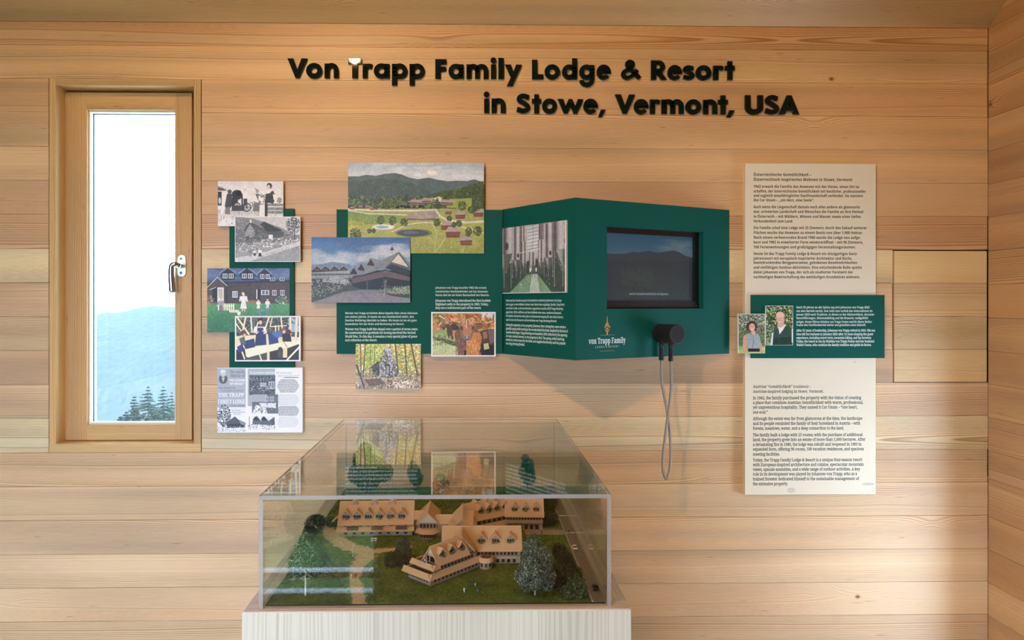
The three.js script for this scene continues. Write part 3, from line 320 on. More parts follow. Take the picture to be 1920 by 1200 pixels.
    fillPoly(c, '#4c5f66', 0, 26, 20, 26, 34, 23, 52, 25, 70, 21, 88, 19.5, 100, 22, 114, 28, 130, 31, 152, 28, 168, 32, 186, 34.5, 205, 33.5, 224, 34, 236, 31, 250, 35, 254, 36, 254, 80, 0, 80); fillPoly(c, '#3e5250', 0, 36, 30, 33, 60, 30, 100, 34, 130, 42, 152, 50, 165, 56, 165, 76, 0, 76); dots(c, q, 900, 0, 28, 170, 74, 0.4, 1.4, ['#43585a', '#3a4d48', '#4f666a', '#34463e'], (x, y) => y > 30 + x * 0.1); fillPoly(c, '#465c5e', 120, 40, 160, 34, 190, 42, 205, 50, 160, 58);
    fillPoly(c, '#394a2c', 150, 62, 180, 52, 205, 50, 225, 42, 254, 34, 254, 92, 150, 92); dots(c, q, 700, 150, 34, 254, 70, 0.5, 2, ['#2f3f24', '#43562e', '#546a36', '#29371f'], (x, y) => y > 66 - (x - 150) * 0.3); fillPoly(c, '#8a9a4c', 190, 68, 232, 66, 232, 86, 184, 84); dots(c, q, 220, 0, 64, 160, 84, 1, 3.4, ['#3a4a2e', '#52663a', '#2c3a26', '#667a44']);
    wash(c, 0, 86, w, h - 86, '#8b9550', '#9aa052', '#969a4e', '#8c9048'); fillPoly(c, '#6d8a42', 0, 90, 70, 98, 118, 102, 96, 112, 0, 118); dots(c, q, 1600, 0, 84, w, h, 0.3, 1.3, ['#7f8c46', '#a5a95c', '#8e9850', '#b3ae68', '#74863f']); dots(c, q, 120, 0, 110, 30, 124, 0.4, 1.4, ['#bfae3a', '#a9a23c']);
    line(c, '#cfc9bf', 3, 0, 88, 60, 90, 120, 90, 165, 88); line(c, '#d3cdc3', 1.6, 0, 90, 40, 96, 110, 98); line(c, '#c9c4ba', 4, 165, 90, 172, 100, 186, 108, 220, 112, 254, 110); line(c, '#c6bfae', 2.2, 82, 130, 110, 116, 140, 112, 190, 114, 220, 122, 254, 132); line(c, '#c4bd9a', 1, 158, 115, 166, 132, 162, 168); line(c, '#c9c2a0', 0.8, 182, 142, 164, 168); line(c, '#c9c2a0', 0.8, 218, 158, 214, 168);
    for (const [x, y] of [[2, 85], [18, 83], [30, 83], [40, 86]]) { fillPoly(c, '#8a7a72', x, y, x + 4, y - 3, x + 10, y - 2, x + 10, y + 1); fillRect(c, '#7a4a40', x + 1, y, 9, 3); }
    for (const [x, y, s] of [[116, 74, 1], [138, 71, 1.1], [158, 73, 1], [176, 74, 1]]) { fillPoly(c, '#9a8e86', x - 4, y, x + 4 * s, y - 5, x + 26 * s, y - 4, x + 22 * s, y + 1); fillRect(c, '#4b3d38', x, y + 1, 20 * s, 5); fillRect(c, '#b9aea6', x, y + 3, 18 * s, 0.8); } fillPoly(c, '#c9beb6', 156, 68, 170, 63, 176, 66, 174, 72, 158, 72); crown(c, q, 164, 70, 6, 5, ['#2f3f24', '#43562e'], 50); crown(c, q, 168, 80, 5, 7, ['#26361f', '#364a28'], 70);
    for (let k = 0; k < 26; k++) fillRect(c, ['#24282c', '#8d9298', '#5a2a2a', '#c9ccd0'][k % 4], 123 + k * 1.6 + rr(0, 0.6, q), 87 + (k % 2) * 1.6, 1.2, 1); fillPoly(c, '#94877e', 108, 104, 122, 92, 142, 94, 158, 90, 170, 98, 164, 104, 140, 106); fillPoly(c, '#6b5a50', 110, 104, 140, 106, 164, 104, 164, 108, 112, 108); line(c, '#b9aea4', 0.6, 122, 93, 140, 104); line(c, '#b9aea4', 0.6, 142, 95, 156, 103);
    const chalet = (x, y, s) => { fillPoly(c, '#a08f88', x - 11 * s, y, x - 6 * s, y - 8 * s, x + 8 * s, y - 8 * s, x + 12 * s, y - 1); fillPoly(c, '#6a4034', x - 10 * s, y, x + 11 * s, y - 1, x + 10 * s, y + 8 * s, x - 9 * s, y + 8 * s); line(c, '#8f6a5c', 0.6, x - 9 * s, y + 4 * s, x + 10 * s, y + 3.4 * s); }; chalet(188, 92, 0.6); chalet(210, 98, 0.9); chalet(244, 94, 0.9); chalet(184, 118, 1); chalet(196, 130, 1.3); chalet(221, 146, 1.1);
    oval(c, '#bdb68c', 66, 121, 22, 5.4); fillPoly(c, '#e8e6e0', 46, 120, 60, 115, 86, 119, 82, 124, 58, 125); fillPoly(c, '#7fa9bd', 50, 120, 62, 117, 78, 120, 72, 123.4, 58, 123.6); oval(c, '#6d7438', 123, 132, 35, 8); oval(c, '#3f474e', 122, 132, 30, 6); oval(c, '#566069', 118, 131, 16, 3); 
    for (const [x, y, r] of [[61, 108, 8], [83, 109, 8], [105, 112, 8], [14, 134, 12], [40, 128, 4], [48, 128, 4], [74, 78, 10], [88, 76, 7], [53, 80, 8], [167, 112, 7], [226, 130, 8], [243, 128, 9], [198, 116, 5], [208, 114, 6], [242, 80, 10], [232, 88, 8], [214, 80, 9], [250, 64, 9], [190, 104, 5]]) crown(c, q, x, y, r * 0.85, r, ['#2c3a24', '#42532e', '#586c3a', '#364628'], r * 14, 1.1);
    dots(c, q, 6, 90, 140, 200, 165, 0.8, 1.6, ['#e6e4dc']); grain(c, q, w, h, 1500, 0.05); return cv; },
  lodge(w, h) { const [cv, c] = canvas(w, h), q = rng(107); wash(c, 0, 0, w, 62, '#3c5f92', '#54749f', '#7288a4'); for (let k = 0; k < 160; k++) { const x = rr(0, w, q), y = 34 + (vn(x * 0.03, 2) - 0.5) * 30 + rr(-11, 12, q); oval(c, css(168 + rr(0, 24, q), 178 + rr(0, 20, q), 192, 0.2), x, y, rr(7, 20, q), rr(3, 7, q)); } wash(c, 0, 0, w, 12, css(54, 92, 142, 0.9), css(54, 92, 142, 0)); for (let k = 0; k < 40; k++) oval(c, css(60, 96, 142, 0.2), rr(60, 120, q), rr(6, 28, q), rr(8, 18, q), rr(3, 7, q)); fillPoly(c, '#63748a', 0, 54, 40, 46, 70, 50, 80, 60, 0, 62);
    fillRect(c, '#2e3338', 0, 62, 100, 40); for (const x of [3, 19, 36, 53]) { fillPoly(c, '#7b7f84', x - 3, 60, x + 7, 52, x + 18, 60); fillPoly(c, '#2b2424', x, 60, x + 7, 54.5, x + 15, 60, x + 15, 66, x, 66); windows(c, x + 3, 59, 2, 4.4, 3.6, 4, '#8a6a58', '#22282e'); } fillPoly(c, '#8a8f94', 0, 66, 70, 62, 78, 68, 0, 68); fillRect(c, '#3a3f44', 0, 68, 76, 4); fillPoly(c, '#7e8489', 0, 72, 80, 70, 76, 76, 0, 78); windows(c, 2, 68.6, 9, 8, 4, 3, '#9aa0a4', '#20252a'); fillPoly(c, '#8d9296', 22, 76, 50, 72, 72, 82, 70, 88, 20, 84); dots(c, q, 120, 0, 74, 76, 90, 0.5, 1.8, ['#6d7478', '#9aa0a2', '#3f464a']);
    fillPoly(c, '#6f7478', 66, 74, 110, 54, 164, 27, 176, 38, 184, 52, 184, 66, 138, 58, 96, 70); fillPoly(c, '#4a4f55', 164, 27, 184, 56, 184, 70, 140, 56); fillPoly(c, '#c3bfae', 163, 31, 182, 56, 150, 46); fillPoly(c, '#24282d', 150, 50, 184, 62, 184, 72, 138, 58); for (const [x, y] of [[72, 60], [86, 53], [104, 44]]) { fillPoly(c, '#777b80', x - 2, y + 8, x + 6, y - 6, x + 26, y, x + 12, y + 6); fillPoly(c, '#2a2220', x, y + 8, x + 7, y - 3, x + 13, y + 6, x + 13, y + 10); }
    fillPoly(c, '#1e2227', 68, 80, 138, 60, 184, 74, 184, 84, 138, 62, 74, 84); fillPoly(c, '#5a4a4e', 74, 78, 139, 62, 184, 74, 184, 82, 139, 74, 78, 86); for (let k = 0; k < 26; k++) line(c, '#463a3e', 0.4, 76 + k * 2.4, 78 - k * 0.6, 76 + k * 2.4, 85 - k * 0.5); fillPoly(c, '#171b20', 80, 86, 139, 74, 184, 83, 184, 92, 150, 98, 96, 98, 76, 90); fillRect(c, '#3a4046', 103, 82, 2.4, 16); fillRect(c, '#56504a', 136, 80, 5, 18); dots(c, q, 40, 134, 78, 142, 98, 0.4, 1, ['#6c655c', '#3f3a35']); line(c, '#5c6064', 0.8, 151, 31, 151, 24); fillPoly(c, '#3a3230', 147, 24, 151, 17, 155, 24); line(c, '#777', 0.5, 151, 17, 151, 12);
    wash(c, 0, 98, w, h - 98, '#62646b', '#6e6d72', '#77747a'); dots(c, q, 500, 0, 98, w, h, 0.2, 0.8, ['#7d7b80', '#5c5d63', '#86848a']); fillPoly(c, '#3a4038', 0, 92, 60, 90, 96, 98, 60, 102, 20, 116, 0, 122); dots(c, q, 260, 0, 90, 70, 112, 0.5, 1.8, ['#2a2f2a', '#59605a', '#72786e', '#8f9488'], (x, y) => y < 121 - x * 0.45); fillPoly(c, '#6f7d62', 128, 100, 184, 90, 184, 104, 150, 106); fillPoly(c, '#33332f', 126, 100, 150, 106, 184, 106, 184, 114, 150, 110); dots(c, q, 140, 128, 92, 184, 108, 0.4, 1.5, ['#4b5548', '#8a9480', '#2b2f2b', '#a2a79c']); return cv; },
  chapel(w, h) { const [cv, c] = canvas(w, h), q = rng(108); wash(c, 0, 0, w, h, '#cdb878', '#b9ad5c', '#8e9450', '#9a8c70', '#8d8074'); dots(c, q, 1500, 0, 0, w, 56, 0.5, 2.2, ['#d8b848', '#a9a83c', '#7f8f3a', '#e6d9a0', '#5d7434', '#c89a3a', '#f0ead2'], (x, y) => y < 60 - Math.abs(x - 60) * 0.1); dots(c, q, 400, 18, 2, 50, 40, 0.6, 2, ['#8fae3c', '#a9bf4c', '#6b8a30', '#c9cf7a']); for (const [a, b, d, t] of [[18, 14, 0, 2], [9, 10, 0, 1.6], [28, 26, 2, 1], [74, 80, 0, 2.4], [92, 96, 0, 2.4], [104, 116, 0, 2.6], [64, 66, 0, 1.2], [36, 34, 4, 1]]) line(c, '#4d463e', t, a, d, b, 60);
    dots(c, q, 1100, 0, 56, w, h, 0.4, 1.8, ['#8f7d66', '#c9b48c', '#e6dcc8', '#6b5a48', '#a58b62', '#4a4038']); fillPoly(c, '#5d5a58', 30, 44, 46, 32, 60, 22, 68, 40, 78, 46, 78, 60, 66, 64, 44, 62, 32, 56); fillPoly(c, '#8a8784', 47, 32, 54, 22, 52, 14, 55, 8, 60, 6, 64, 9, 66, 15, 65, 22, 70, 30, 76, 36, 76, 58, 44, 60, 44, 40); dots(c, q, 420, 44, 8, 76, 60, 0.8, 2.3, ['#a9a6a4', '#54514f', '#777472', '#c6c4c2', '#3c3a3a'], (x, y) => Math.abs(x - 60) < 4 + (y - 6) * 0.42); oval(c, '#9cb8d0', 59.5, 12, 2.4, 3); fillRect(c, '#2b2a2c', 56, 38, 8, 19); fillRect(c, '#8f8c8a', 57.4, 41, 5, 15); line(c, '#2d2b2a', 1, 60, 24, 60, 30); line(c, '#2d2b2a', 0.7, 58, 26, 62, 26); fillPoly(c, '#3d3a38', 28, 44, 42, 32, 44, 36, 32, 46); fillPoly(c, '#4a4644', 32, 46, 44, 38, 44, 60, 34, 56); dots(c, q, 60, 33, 42, 44, 60, 0.6, 1.6, ['#777472', '#2f2d2c']);
    fillPoly(c, '#6b5c50', 14, 66, 46, 64, 56, 74, 28, 80); for (let k = 0; k < 5; k++) line(c, '#4a3f38', 0.7, 20 + k * 8, 66, 28 + k * 7, 79); line(c, '#4f4740', 4, 2, 40, 16, 84); line(c, '#9aa4ac', 1.6, 6, 60, 14, 84); dots(c, q, 60, 70, 70, 110, 84, 0.8, 2.2, ['#f0ece4', '#d8cbb8']); return cv; },
  cow(w, h) { const [cv, c] = canvas(w, h), q = rng(109); fillRect(c, '#edf0f2', 0, 0, w, h); c.save(); c.beginPath(); c.rect(2.5, 2.5, w - 5, h - 5); c.clip(); wash(c, 0, 0, w, 40, '#b0683a', '#b87a3e', '#6d6a38'); dots(c, q, 500, 0, 0, w, 36, 1.5, 5, ['#c8743acc', '#8f4a2aaa', '#d89a4aaa', '#6d6a34aa', '#4a4a2caa', '#b85a34bb', '#e0b070aa']); dots(c, q, 60, 2, 4, 30, 24, 1.5, 4, ['#5a6a34aa', '#3f4c2aaa', '#a9803aaa']); dots(c, q, 26, 96, 2, 116, 10, 1.5, 4, ['#b4c4d0cc', '#cfd8deaa']); dots(c, q, 50, 20, 24, 50, 34, 1, 3, ['#3a3a22cc', '#4e4a26cc']);
    wash(c, 0, 33, w, h - 33, '#7f8f50', '#9fab6c', '#b8bc88', '#b0b284'); dots(c, q, 1100, 0, 36, w, h, 0.3, 1.1, ['#8a9a54', '#b9c084', '#7b8a48', '#d0d4a2', '#6b7440']); fillPoly(c, '#4a5232', 2, 46, 34, 52, 50, 58, 50, 66, 26, 58, 4, 51); dots(c, q, 120, 4, 44, 50, 64, 0.5, 1.4, ['#3c4428', '#59623c', '#98a268']);
    fillPoly(c, '#4a3830', 29, 26, 42, 24, 47, 38, 45, 46, 42, 44, 41, 52, 38, 52, 36, 43, 33, 50, 30, 42); fillPoly(c, '#c08048', 40, 34, 47, 36, 47, 48, 43, 50, 40, 44); fillPoly(c, '#b07848', 3, 24, 11, 22, 13, 28, 8, 34, 5, 46, 3, 46); line(c, '#e8e0d0', 1.2, 14, 26, 19, 20);
    fillPoly(c, '#4a302a', 92, 36, 104, 33, 118, 32, 118, 80, 92, 66); fillPoly(c, '#6c5650', 106, 34, 118, 33, 118, 56, 110, 60); fillPoly(c, '#8a6450', 96, 38, 104, 36, 106, 48, 98, 52); fillPoly(c, '#221b19', 92, 60, 118, 62, 118, 84, 88, 84); fillPoly(c, '#aab478', 98, 60, 107, 58, 109, 69, 99, 71);
    fillPoly(c, '#6a4a38', 44, 40, 50, 31, 60, 28, 82, 30, 91, 37, 95, 48, 93, 62, 89, 84, 50, 84, 49, 66, 45, 54); fillPoly(c, '#b8743c', 70, 46, 80, 38, 90, 38, 95, 48, 92, 66, 88, 84, 74, 84, 76, 64, 70, 84, 64, 84, 66, 60); for (let k = 0; k < 520; k++) { const x = rr(46, 94, q), y = rr(40, 82, q), warm = x > 66; line(c, (warm ? ['#d89a58', '#b87440', '#8a5230', '#e8b478'] : ['#8a6a54', '#5c4234', '#a07c5e', '#49342a'])[k % 4], 0.55, x, y, x + rr(-0.8, 0.8, q), y + rr(2, 4.5, q)); } fillPoly(c, '#1f1714', 62, 72, 66, 72, 65, 84, 61, 84);
    line(c, '#54483f', 3.4, 54, 22, 44, 21, 36, 18); line(c, '#8d8276', 2.8, 38, 18.8, 28, 15, 22, 11); line(c, '#e4dccd', 1.7, 24, 12.4, 19, 9, 15, 6.5); line(c, '#54483f', 3, 82, 22, 92, 22, 99, 21.4); line(c, '#8d8276', 2.2, 96, 21.6, 106, 20.4); line(c, '#cfc6b8', 1.3, 104, 20.6, 112, 18.6, 115, 17.4);
    oval(c, '#3a2a22', 45, 28, 8.5, 4.6, 0.5); oval(c, '#7a5036', 90, 27.5, 9, 4.4, -0.35); fillPoly(c, '#86604a', 51, 28, 53, 20, 60, 15, 68, 13, 77, 15, 83, 21, 83, 30, 79, 40, 76, 49, 70, 53, 63, 53, 58, 48, 55, 39); fillPoly(c, '#a87450', 60, 24, 76, 24, 76, 40, 72, 46, 62, 46, 60, 38); oval(c, '#5c4034', 56.5, 31, 3.2, 4); oval(c, '#6c4a38', 79, 31, 3, 4); oval(c, '#140e0c', 56.6, 29.4, 1.3, 1); oval(c, '#140e0c', 78, 29.6, 1.3, 1);
    for (let k = 0; k < 150; k++) { const x = 67 + (q() - 0.5) * 26, y = rr(13, 18, q), l = rr(7, 16, q) * (1 - Math.abs(x - 67) / 20); line(c, ['#d8a878', '#a87448', '#ecc898', '#b98456', '#6a462e'][k % 5], 0.6, x, y, x + (x - 67) * 0.22 + rr(-0.8, 0.8, q), y + l * 0.6, x + (x - 67) * 0.12, y + l); }
    oval(c, '#6f5a58', 67, 48, 7.4, 5.2); oval(c, '#a08e92', 67, 46.6, 6.2, 3.2); oval(c, '#241a1a', 63.6, 46.8, 1.5, 1.2); oval(c, '#241a1a', 70.4, 46.8, 1.5, 1.2); line(c, '#3a2c2a', 0.7, 63, 51, 67, 52, 71, 51); c.restore(); return cv; },
  brewery(w, h) { const [cv, c] = canvas(w, h), q = rng(110); fillRect(c, '#8f8a90', 0, 0, w, h); for (let x = 0; x < w; x += 2) fillRect(c, css(...[[120, 112, 116], [168, 162, 166], [92, 86, 90], [146, 134, 138], [188, 184, 188]][Math.floor(q() * 5)]), x, 0, 2.2, h * 0.6); fillPoly(c, '#3b4a44', 0, h * 0.55, w, h * 0.5, w, h, 0, h); wash(c, w * 0.42, 0, w * 0.18, h * 0.5, '#aeb4bc', '#c6ccd4', '#9aa2aa'); for (let k = 0; k < 8; k++) line(c, '#4a4f56', 0.6, w * 0.42, k * 6 + 2, w * 0.6, k * 6); line(c, '#4a4f56', 0.8, w * 0.51, 0, w * 0.51, 44);
    fillPoly(c, '#6f8f72', w * 0.42, h * 0.72, w * 0.58, h * 0.72, w * 0.8, h, w * 0.12, h); fillPoly(c, '#a9b8ac', w * 0.5, h * 0.72, w * 0.57, h * 0.72, w * 0.62, h, w * 0.46, h); line(c, '#dfe6e0', 0.8, w * 0.5, h * 0.72, w * 0.46, h); 
    const tank = (x, y, r, l, s) => { for (let k = -r; k < r; k += 0.7) { const t = (k + r) / (2 * r), v = 70 + 120 * Math.abs(Math.sin(t * 5 + x)); fillRect(c, css(v * 0.98, v * 0.96, v), x + k, y - l, 0.8, l); } fillPoly(c, '#565c58', x - r, y, x + r, y, x + r * 0.25, y + r * 1.5, x - r * 0.25, y + r * 1.5); fillPoly(c, '#8f9896', x - r * 0.7, y + 0.5, x - r * 0.1, y + 0.5, x - r * 0.1, y + r * 1.2); for (const k of [-0.85, 0, 0.85]) { line(c, '#23272a', 2.2 * s, x + r * k, y, x + r * k, y + r * 2.6); line(c, '#c9cfd2', 0.8 * s, x + r * k - 0.5, y, x + r * k - 0.5, y + r * 2.6); } oval(c, '#3c4144', x + r * 0.3, y - r * 0.6, r * 0.22, r * 0.3); };
    tank(w * 0.5, h * 0.6, 8, 24, 0.6); for (const s of [-1, 1]) { tank(w * (0.5 + s * 0.13), h * 0.56, 7, 40, 0.6); tank(w * (0.5 + s * 0.25), h * 0.5, 13, 60, 0.8); tank(w * (0.5 + s * 0.46), h * 0.4, 24, 80, 1.2); } line(c, '#d0d4d8', 1, w * 0.3, h * 0.4, w * 0.62, h * 0.36); dots(c, q, 90, 0, h * 0.5, w, h * 0.9, 0.4, 1.2, ['#1d2224', '#cfd6d4', '#3a4244']); oval(c, '#e6eaea', w * 0.47, h * 0.66, 2, 4); oval(c, '#e6eaea', w * 0.56, h * 0.66, 2, 4); fillRect(c, '#d2d2d6', w - 3, 0, 3, h); fillRect(c, '#c2c2c6', 0, h - 1.4, w, 1.4); return cv; },
  woman(w, h) { const [cv, c] = canvas(w, h, 8), q = rng(111); fillRect(c, '#dcd9d0', 0, 0, w, h); c.save(); c.beginPath(); c.rect(1.2, 0.8, w - 2, h - 1.4); c.clip(); fillRect(c, '#5d6b4e', 0, 0, w, h); dots(c, q, 520, 0, 0, w, 34, 0.4, 1.5, ['#1f261c', '#33402a', '#d3d6d8', '#9aa08e', '#4a5a3a', '#c3c8c8']); dots(c, q, 420, 0, 30, w, 62, 0.4, 1.5, ['#2a3422', '#4f6634', '#7f9a4a', '#3a4a2a']); wash(c, 0, 60, w, 13, '#6f9a4a', '#8fae5a', '#a9bf6a'); fillRect(c, '#b9c87a', 42, 62, 9, 6);
    fillPoly(c, '#c4907a', 10, 42, 16, 38, 20, 44, 16, 72, 9, 72); fillPoly(c, '#c4907a', 40, 44, 46, 62, 46, 72, 42, 72, 38, 52); fillPoly(c, '#8fa0a4', 17, 38, 24, 35, 34, 35, 40, 39, 43, 54, 41, 66, 20, 66, 17, 54); dots(c, q, 300, 18, 38, 42, 66, 0.25, 0.5, ['#3f4c50', '#c3ced0', '#5c6c70']); fillRect(c, '#23222a', 19, 65, 22, 6); line(c, '#2a3034', 0.8, 20, 35, 28, 40, 36, 36); line(c, '#3a4448', 0.5, 29, 40, 28, 64); fillPoly(c, '#cfa088', 25, 31, 32, 31, 33, 38, 29, 41, 25, 37); oval(c, '#3a2c28', 26, 22.5, 9.6, 9.6); crown(c, q, 20, 25, 4, 7, ['#3a2c28', '#5a463c', '#2a201e'], 60, 0.8); crown(c, q, 33, 24, 3.4, 7, ['#3a2c28', '#5a463c', '#2a201e'], 60, 0.8); oval(c, '#d0a08a', 26.6, 25, 5.6, 7.2); oval(c, '#4a2c28', 24.4, 23.6, 0.9, 0.4); oval(c, '#4a2c28', 29, 23.6, 0.9, 0.4); line(c, '#f2ece8', 0.9, 24.8, 28.8, 28.6, 28.6); line(c, '#b07c68', 0.5, 26.8, 24, 27, 26.6); c.restore(); return cv; },
  man(w, h) { const [cv, c] = canvas(w, h, 8), q = rng(112); fillRect(c, '#ccd0cc', 0, 0, w, h); c.save(); c.beginPath(); c.rect(0.8, 0.8, w - 1.6, h - 1.4); c.clip(); fillRect(c, '#3d5038', 0, 0, w, h); dots(c, q, 600, 0, 0, w, 40, 0.6, 2.2, ['#22301f', '#3a4c32', '#6f8f4a', '#9ab06a', '#2a3a26', '#b9c6b0']); dots(c, q, 260, 0, 40, 16, 74, 0.6, 2, ['#4a6040', '#2d3c2a', '#7f9a6a', '#a9b8a0']);
    fillPoly(c, '#dde3ee', 23, 40, 36, 35, 41, 40, 40, 50, 28, 56, 22, 48); fillPoly(c, '#cdd6e6', 12, 52, 16, 48, 16, 74, 9, 74); fillPoly(c, '#dbe2ee', 48, 44, 52, 42, 52, 74, 48, 66); fillPoly(c, '#28463c', 15, 47, 24, 42, 26, 54, 38, 37, 49, 44, 49, 74, 13, 74); fillPoly(c, '#1e342e', 15, 62, 49, 58, 49, 74, 13, 74); line(c, '#1a2c28', 0.5, 26, 54, 25, 74); fillPoly(c, '#dde3ee', 24, 41, 28, 44, 36, 36, 34, 44, 26, 54); for (const y of [58, 64, 70]) oval(c, '#8f948c', 25.4, y, 0.5);
    fillPoly(c, '#c99e88', 23, 32, 34, 30, 35, 37, 27, 42, 23, 39); oval(c, '#c9a08c', 28, 23.5, 8, 12); oval(c, '#d9b29e', 27, 18, 7.4, 6.4); oval(c, '#8a6c58', 35.4, 23, 1.3, 3); oval(c, '#4a3630', 24, 22.8, 1, 0.4); oval(c, '#4a3630', 30, 22.6, 1, 0.4); line(c, '#b07c6a', 0.6, 27, 23, 26.6, 27); line(c, '#f2ece8', 1, 24.4, 30.6, 30.4, 30.2); line(c, '#a87868', 0.4, 24, 29.8, 31, 29.4); c.restore(); return cv; },
};

// ------------------------------------------------------------------ boards on the wall
const GREEN = [0, 86, 75], greenCss = css(...GREEN), greenMat = phys({ color: rgb(...GREEN), roughness: 0.62, specularIntensity: 0.45 });
function area(x0, x1, y0, y1, zf) { const a = at(x0, (y0 + y1) / 2, zf), b = at(x1, (y0 + y1) / 2, zf), t = at((x0 + x1) / 2, y0, zf), u = at((x0 + x1) / 2, y1, zf); return { x0: a.x, x1: b.x, y0: u.y, y1: t.y, zf }; }
function plate(name, label, category, px, z0, thick, front, side, group) {              // a mounted board: px = measured edges of its front face
  const r = area(...px, z0 + thick), w = r.x1 - r.x0, h = r.y1 - r.y0, g = new THREE.BoxGeometry(w, h, thick);
  const o = mesh(name, g, front === side ? side : [side, side, side, side, front, side], scene, [(r.x0 + r.x1) / 2, (r.y0 + r.y1) / 2, z0 + thick / 2]); return tag(o, label, category, group);
}
const edgeWhite = std({ color: rgb(222, 222, 218), roughness: 0.5 }), printMat = (cv, rough = 0.42) => phys({ map: tex(cv), roughness: rough, specularIntensity: rough > 0.6 ? 0.45 : 0.8 });
function developed(cv, seed, k = 0.5, amt = 1) {                                      // a print is soft and grainy like the photograph it shows
  const w = Math.round(cv.width * k), h = Math.round(cv.height * k), o = document.createElement('canvas'); o.width = w; o.height = h; const c = o.getContext('2d'); c.imageSmoothingEnabled = true; c.imageSmoothingQuality = 'high'; c.drawImage(cv, 0, 0, w, h);
  const im = c.getImageData(0, 0, w, h), d = im.data, q = rng(seed); for (let y = 0; y < h; y++) for (let x = 0; x < w; x++) { const i = (y * w + x) * 4, lum = (d[i] + d[i + 1] + d[i + 2]) / 765, f = 1 + amt * 0.75 * (1 - 0.75 * lum) * (0.30 * (vn(x * 0.42, y * 0.42 + seed) - 0.5) + 0.22 * (vn(x * 0.13 + seed, y * 0.13) - 0.5) + 0.16 * (vn(x * 0.04, y * 0.04 + seed) - 0.5) + 0.10 * (q() - 0.5)); for (let t = 0; t < 3; t++) d[i + t] = Math.max(0, Math.min(255, (255 * Math.pow(d[i + t] / 255, 0.86) - 120) * 1.16 + 128) * f); }
  c.putImageData(im, 0, 0); return o; }
const amounts = { brochure: 0.25, cow: 0.7, woman: 0.5, man: 0.5, builders: 0.6 };
const photoPrint = (key, w, h) => { const cv = prints[key](w, h); return key === 'brochure' ? developed(cv, 7, 0.8, 0.2) : developed(cv, key.length * 31, key === 'woman' || key === 'man' ? 0.4 : 0.5, amounts[key] ?? 1); };
const photo = (key, label, px, z0, thick = 0.006, group = 'photo boards on the wall') => plate('photo_board', label, 'photo board', px, z0, thick, printMat(photoPrint(key, px[1] - px[0], px[3] - px[2])), edgeWhite, group);
// a print on which writing is set out by measured lines
function sheet(px, zf, bg, k = 5) {
  const r = area(...px, zf), W = (px[1] - px[0]), H = (px[3] - px[2]), [cv, c] = canvas(W, H, k); fillRect(c, bg, 0, 0, W, H); c.textBaseline = 'middle';
  return { cv, c, put: (s, font, x0, x1, y, col) => setLine(c, s, font, x0 - px[0], x1 - px[0], y - px[2], col) };
}
function setLine(c, s, font, x0, x1, y, col) { c.font = font; c.fillStyle = col; const m = c.measureText(s).width; c.save(); c.translate(x0, y); c.scale((x1 - x0) / m, 1); c.fillText(s, 0, 0); if (/serif/.test(font) && !/sans|bold/.test(font)) { c.strokeStyle = col; c.lineWidth = 0.34; c.strokeText(s, 0, 0); } c.restore(); }

plate('backing_display_board', 'narrow dark green panel behind the column of old photographs', 'panel', [430, 551, 391, 689], 0, 0.012, greenMat, greenMat);
photo('farmers', 'black-and-white photo of people by a cart and cement mixer, topmost of its column', [408.5, 531, 339.5, 424], 0.012, 0.006);
photo('farmhouse', 'black-and-white photo of a gabled farmhouse above a dirt track', [440.5, 563, 406, 491], 0.0185, 0.006);
photo('darkhouse', 'colour photo of a dark timber house with people on a green lawn', [388.5, 542.5, 503, 623], 0.012, 0.006);
photo('builders', 'white-bordered photo of people sawing timber on a building frame', [440.5, 563.5, 592.5, 677.5], 0.0185, 0.006);
photo('brochure', 'grey printed brochure board with lodge heading and small interior pictures', [407.5, 567, 689.5, 811], 0, 0.018);

{ // flat green panel with two captions
  const px = [631, 942, 393, 663.5], z = 0.014, s = sheet(px, z, greenCss), de = 'bold 5.3px sans-serif', en = '5.6px serif', col = '#dfe8e2';
  [['Johannes von Trapp brachte 1963 die ersten', 912], ['schottischen Hochlandrinder auf das Anwesen.', 915.5], ['Heute sind sie ein fester Bestandteil des Resorts.', 917.5]].forEach(([t, e], i) => s.put(t, de, 816, e, 539.4 + i * 6.9, col));
  [['Johannes von Trapp introduced the first Scottish', 920], ['Highland cattle to the property in 1963. Today,', 915.5], ['they are a well-known part of the resort.', 902.5]].forEach(([t, e], i) => s.put(t, en, 816, e, 564 + i * 6.8, col));
  [['Werner von Trapp errichtete diese Kapelle über einen Zeitraum', 783], ['von sieben Jahren. Er baute sie aus Dankbarkeit dafür, den', 776], ['Zweiten Weltkrieg überlebt zu haben. Bis heute ist sie ein ganz', 781], ['besonderer Ort der Ruhe und Besinnung im Resort.', 758]].forEach(([t, e], i) => s.put(t, de, 647, e, 587 + i * 6.8, col));
  [['Werner von Trapp built this chapel over a period of seven years.', 783.6], ['He constructed it in gratitude for having survived the Second', 779], ['World War. To this day, it remains a very special place of peace', 782], ['and reflection at the resort.', 707]].forEach(([t, e], i) => s.put(t, en, 647, e, 617.4 + i * 6.9, col));
  plate('wall_display_board', 'flat dark green panel with white captions about chapel and cattle', 'panel', px, 0, z, printMat(s.cv, 0.62), greenMat);
}
photo('aerial', 'large aerial photo of lodge, pond and wooded hills', [652.5, 907.5, 305, 475], 0.014);
photo('lodge', 'photo of a broad-roofed lodge entrance under a cloudy blue sky', [584, 769, 445, 567.5], 0.0205);
photo('chapel', 'photo of a small stone chapel among autumn trees', [667, 789, 645, 729], 0.014);
photo('cow', 'white-framed photo of a shaggy horned brown cow', [808.5, 929.5, 585, 668.5], 0.014);

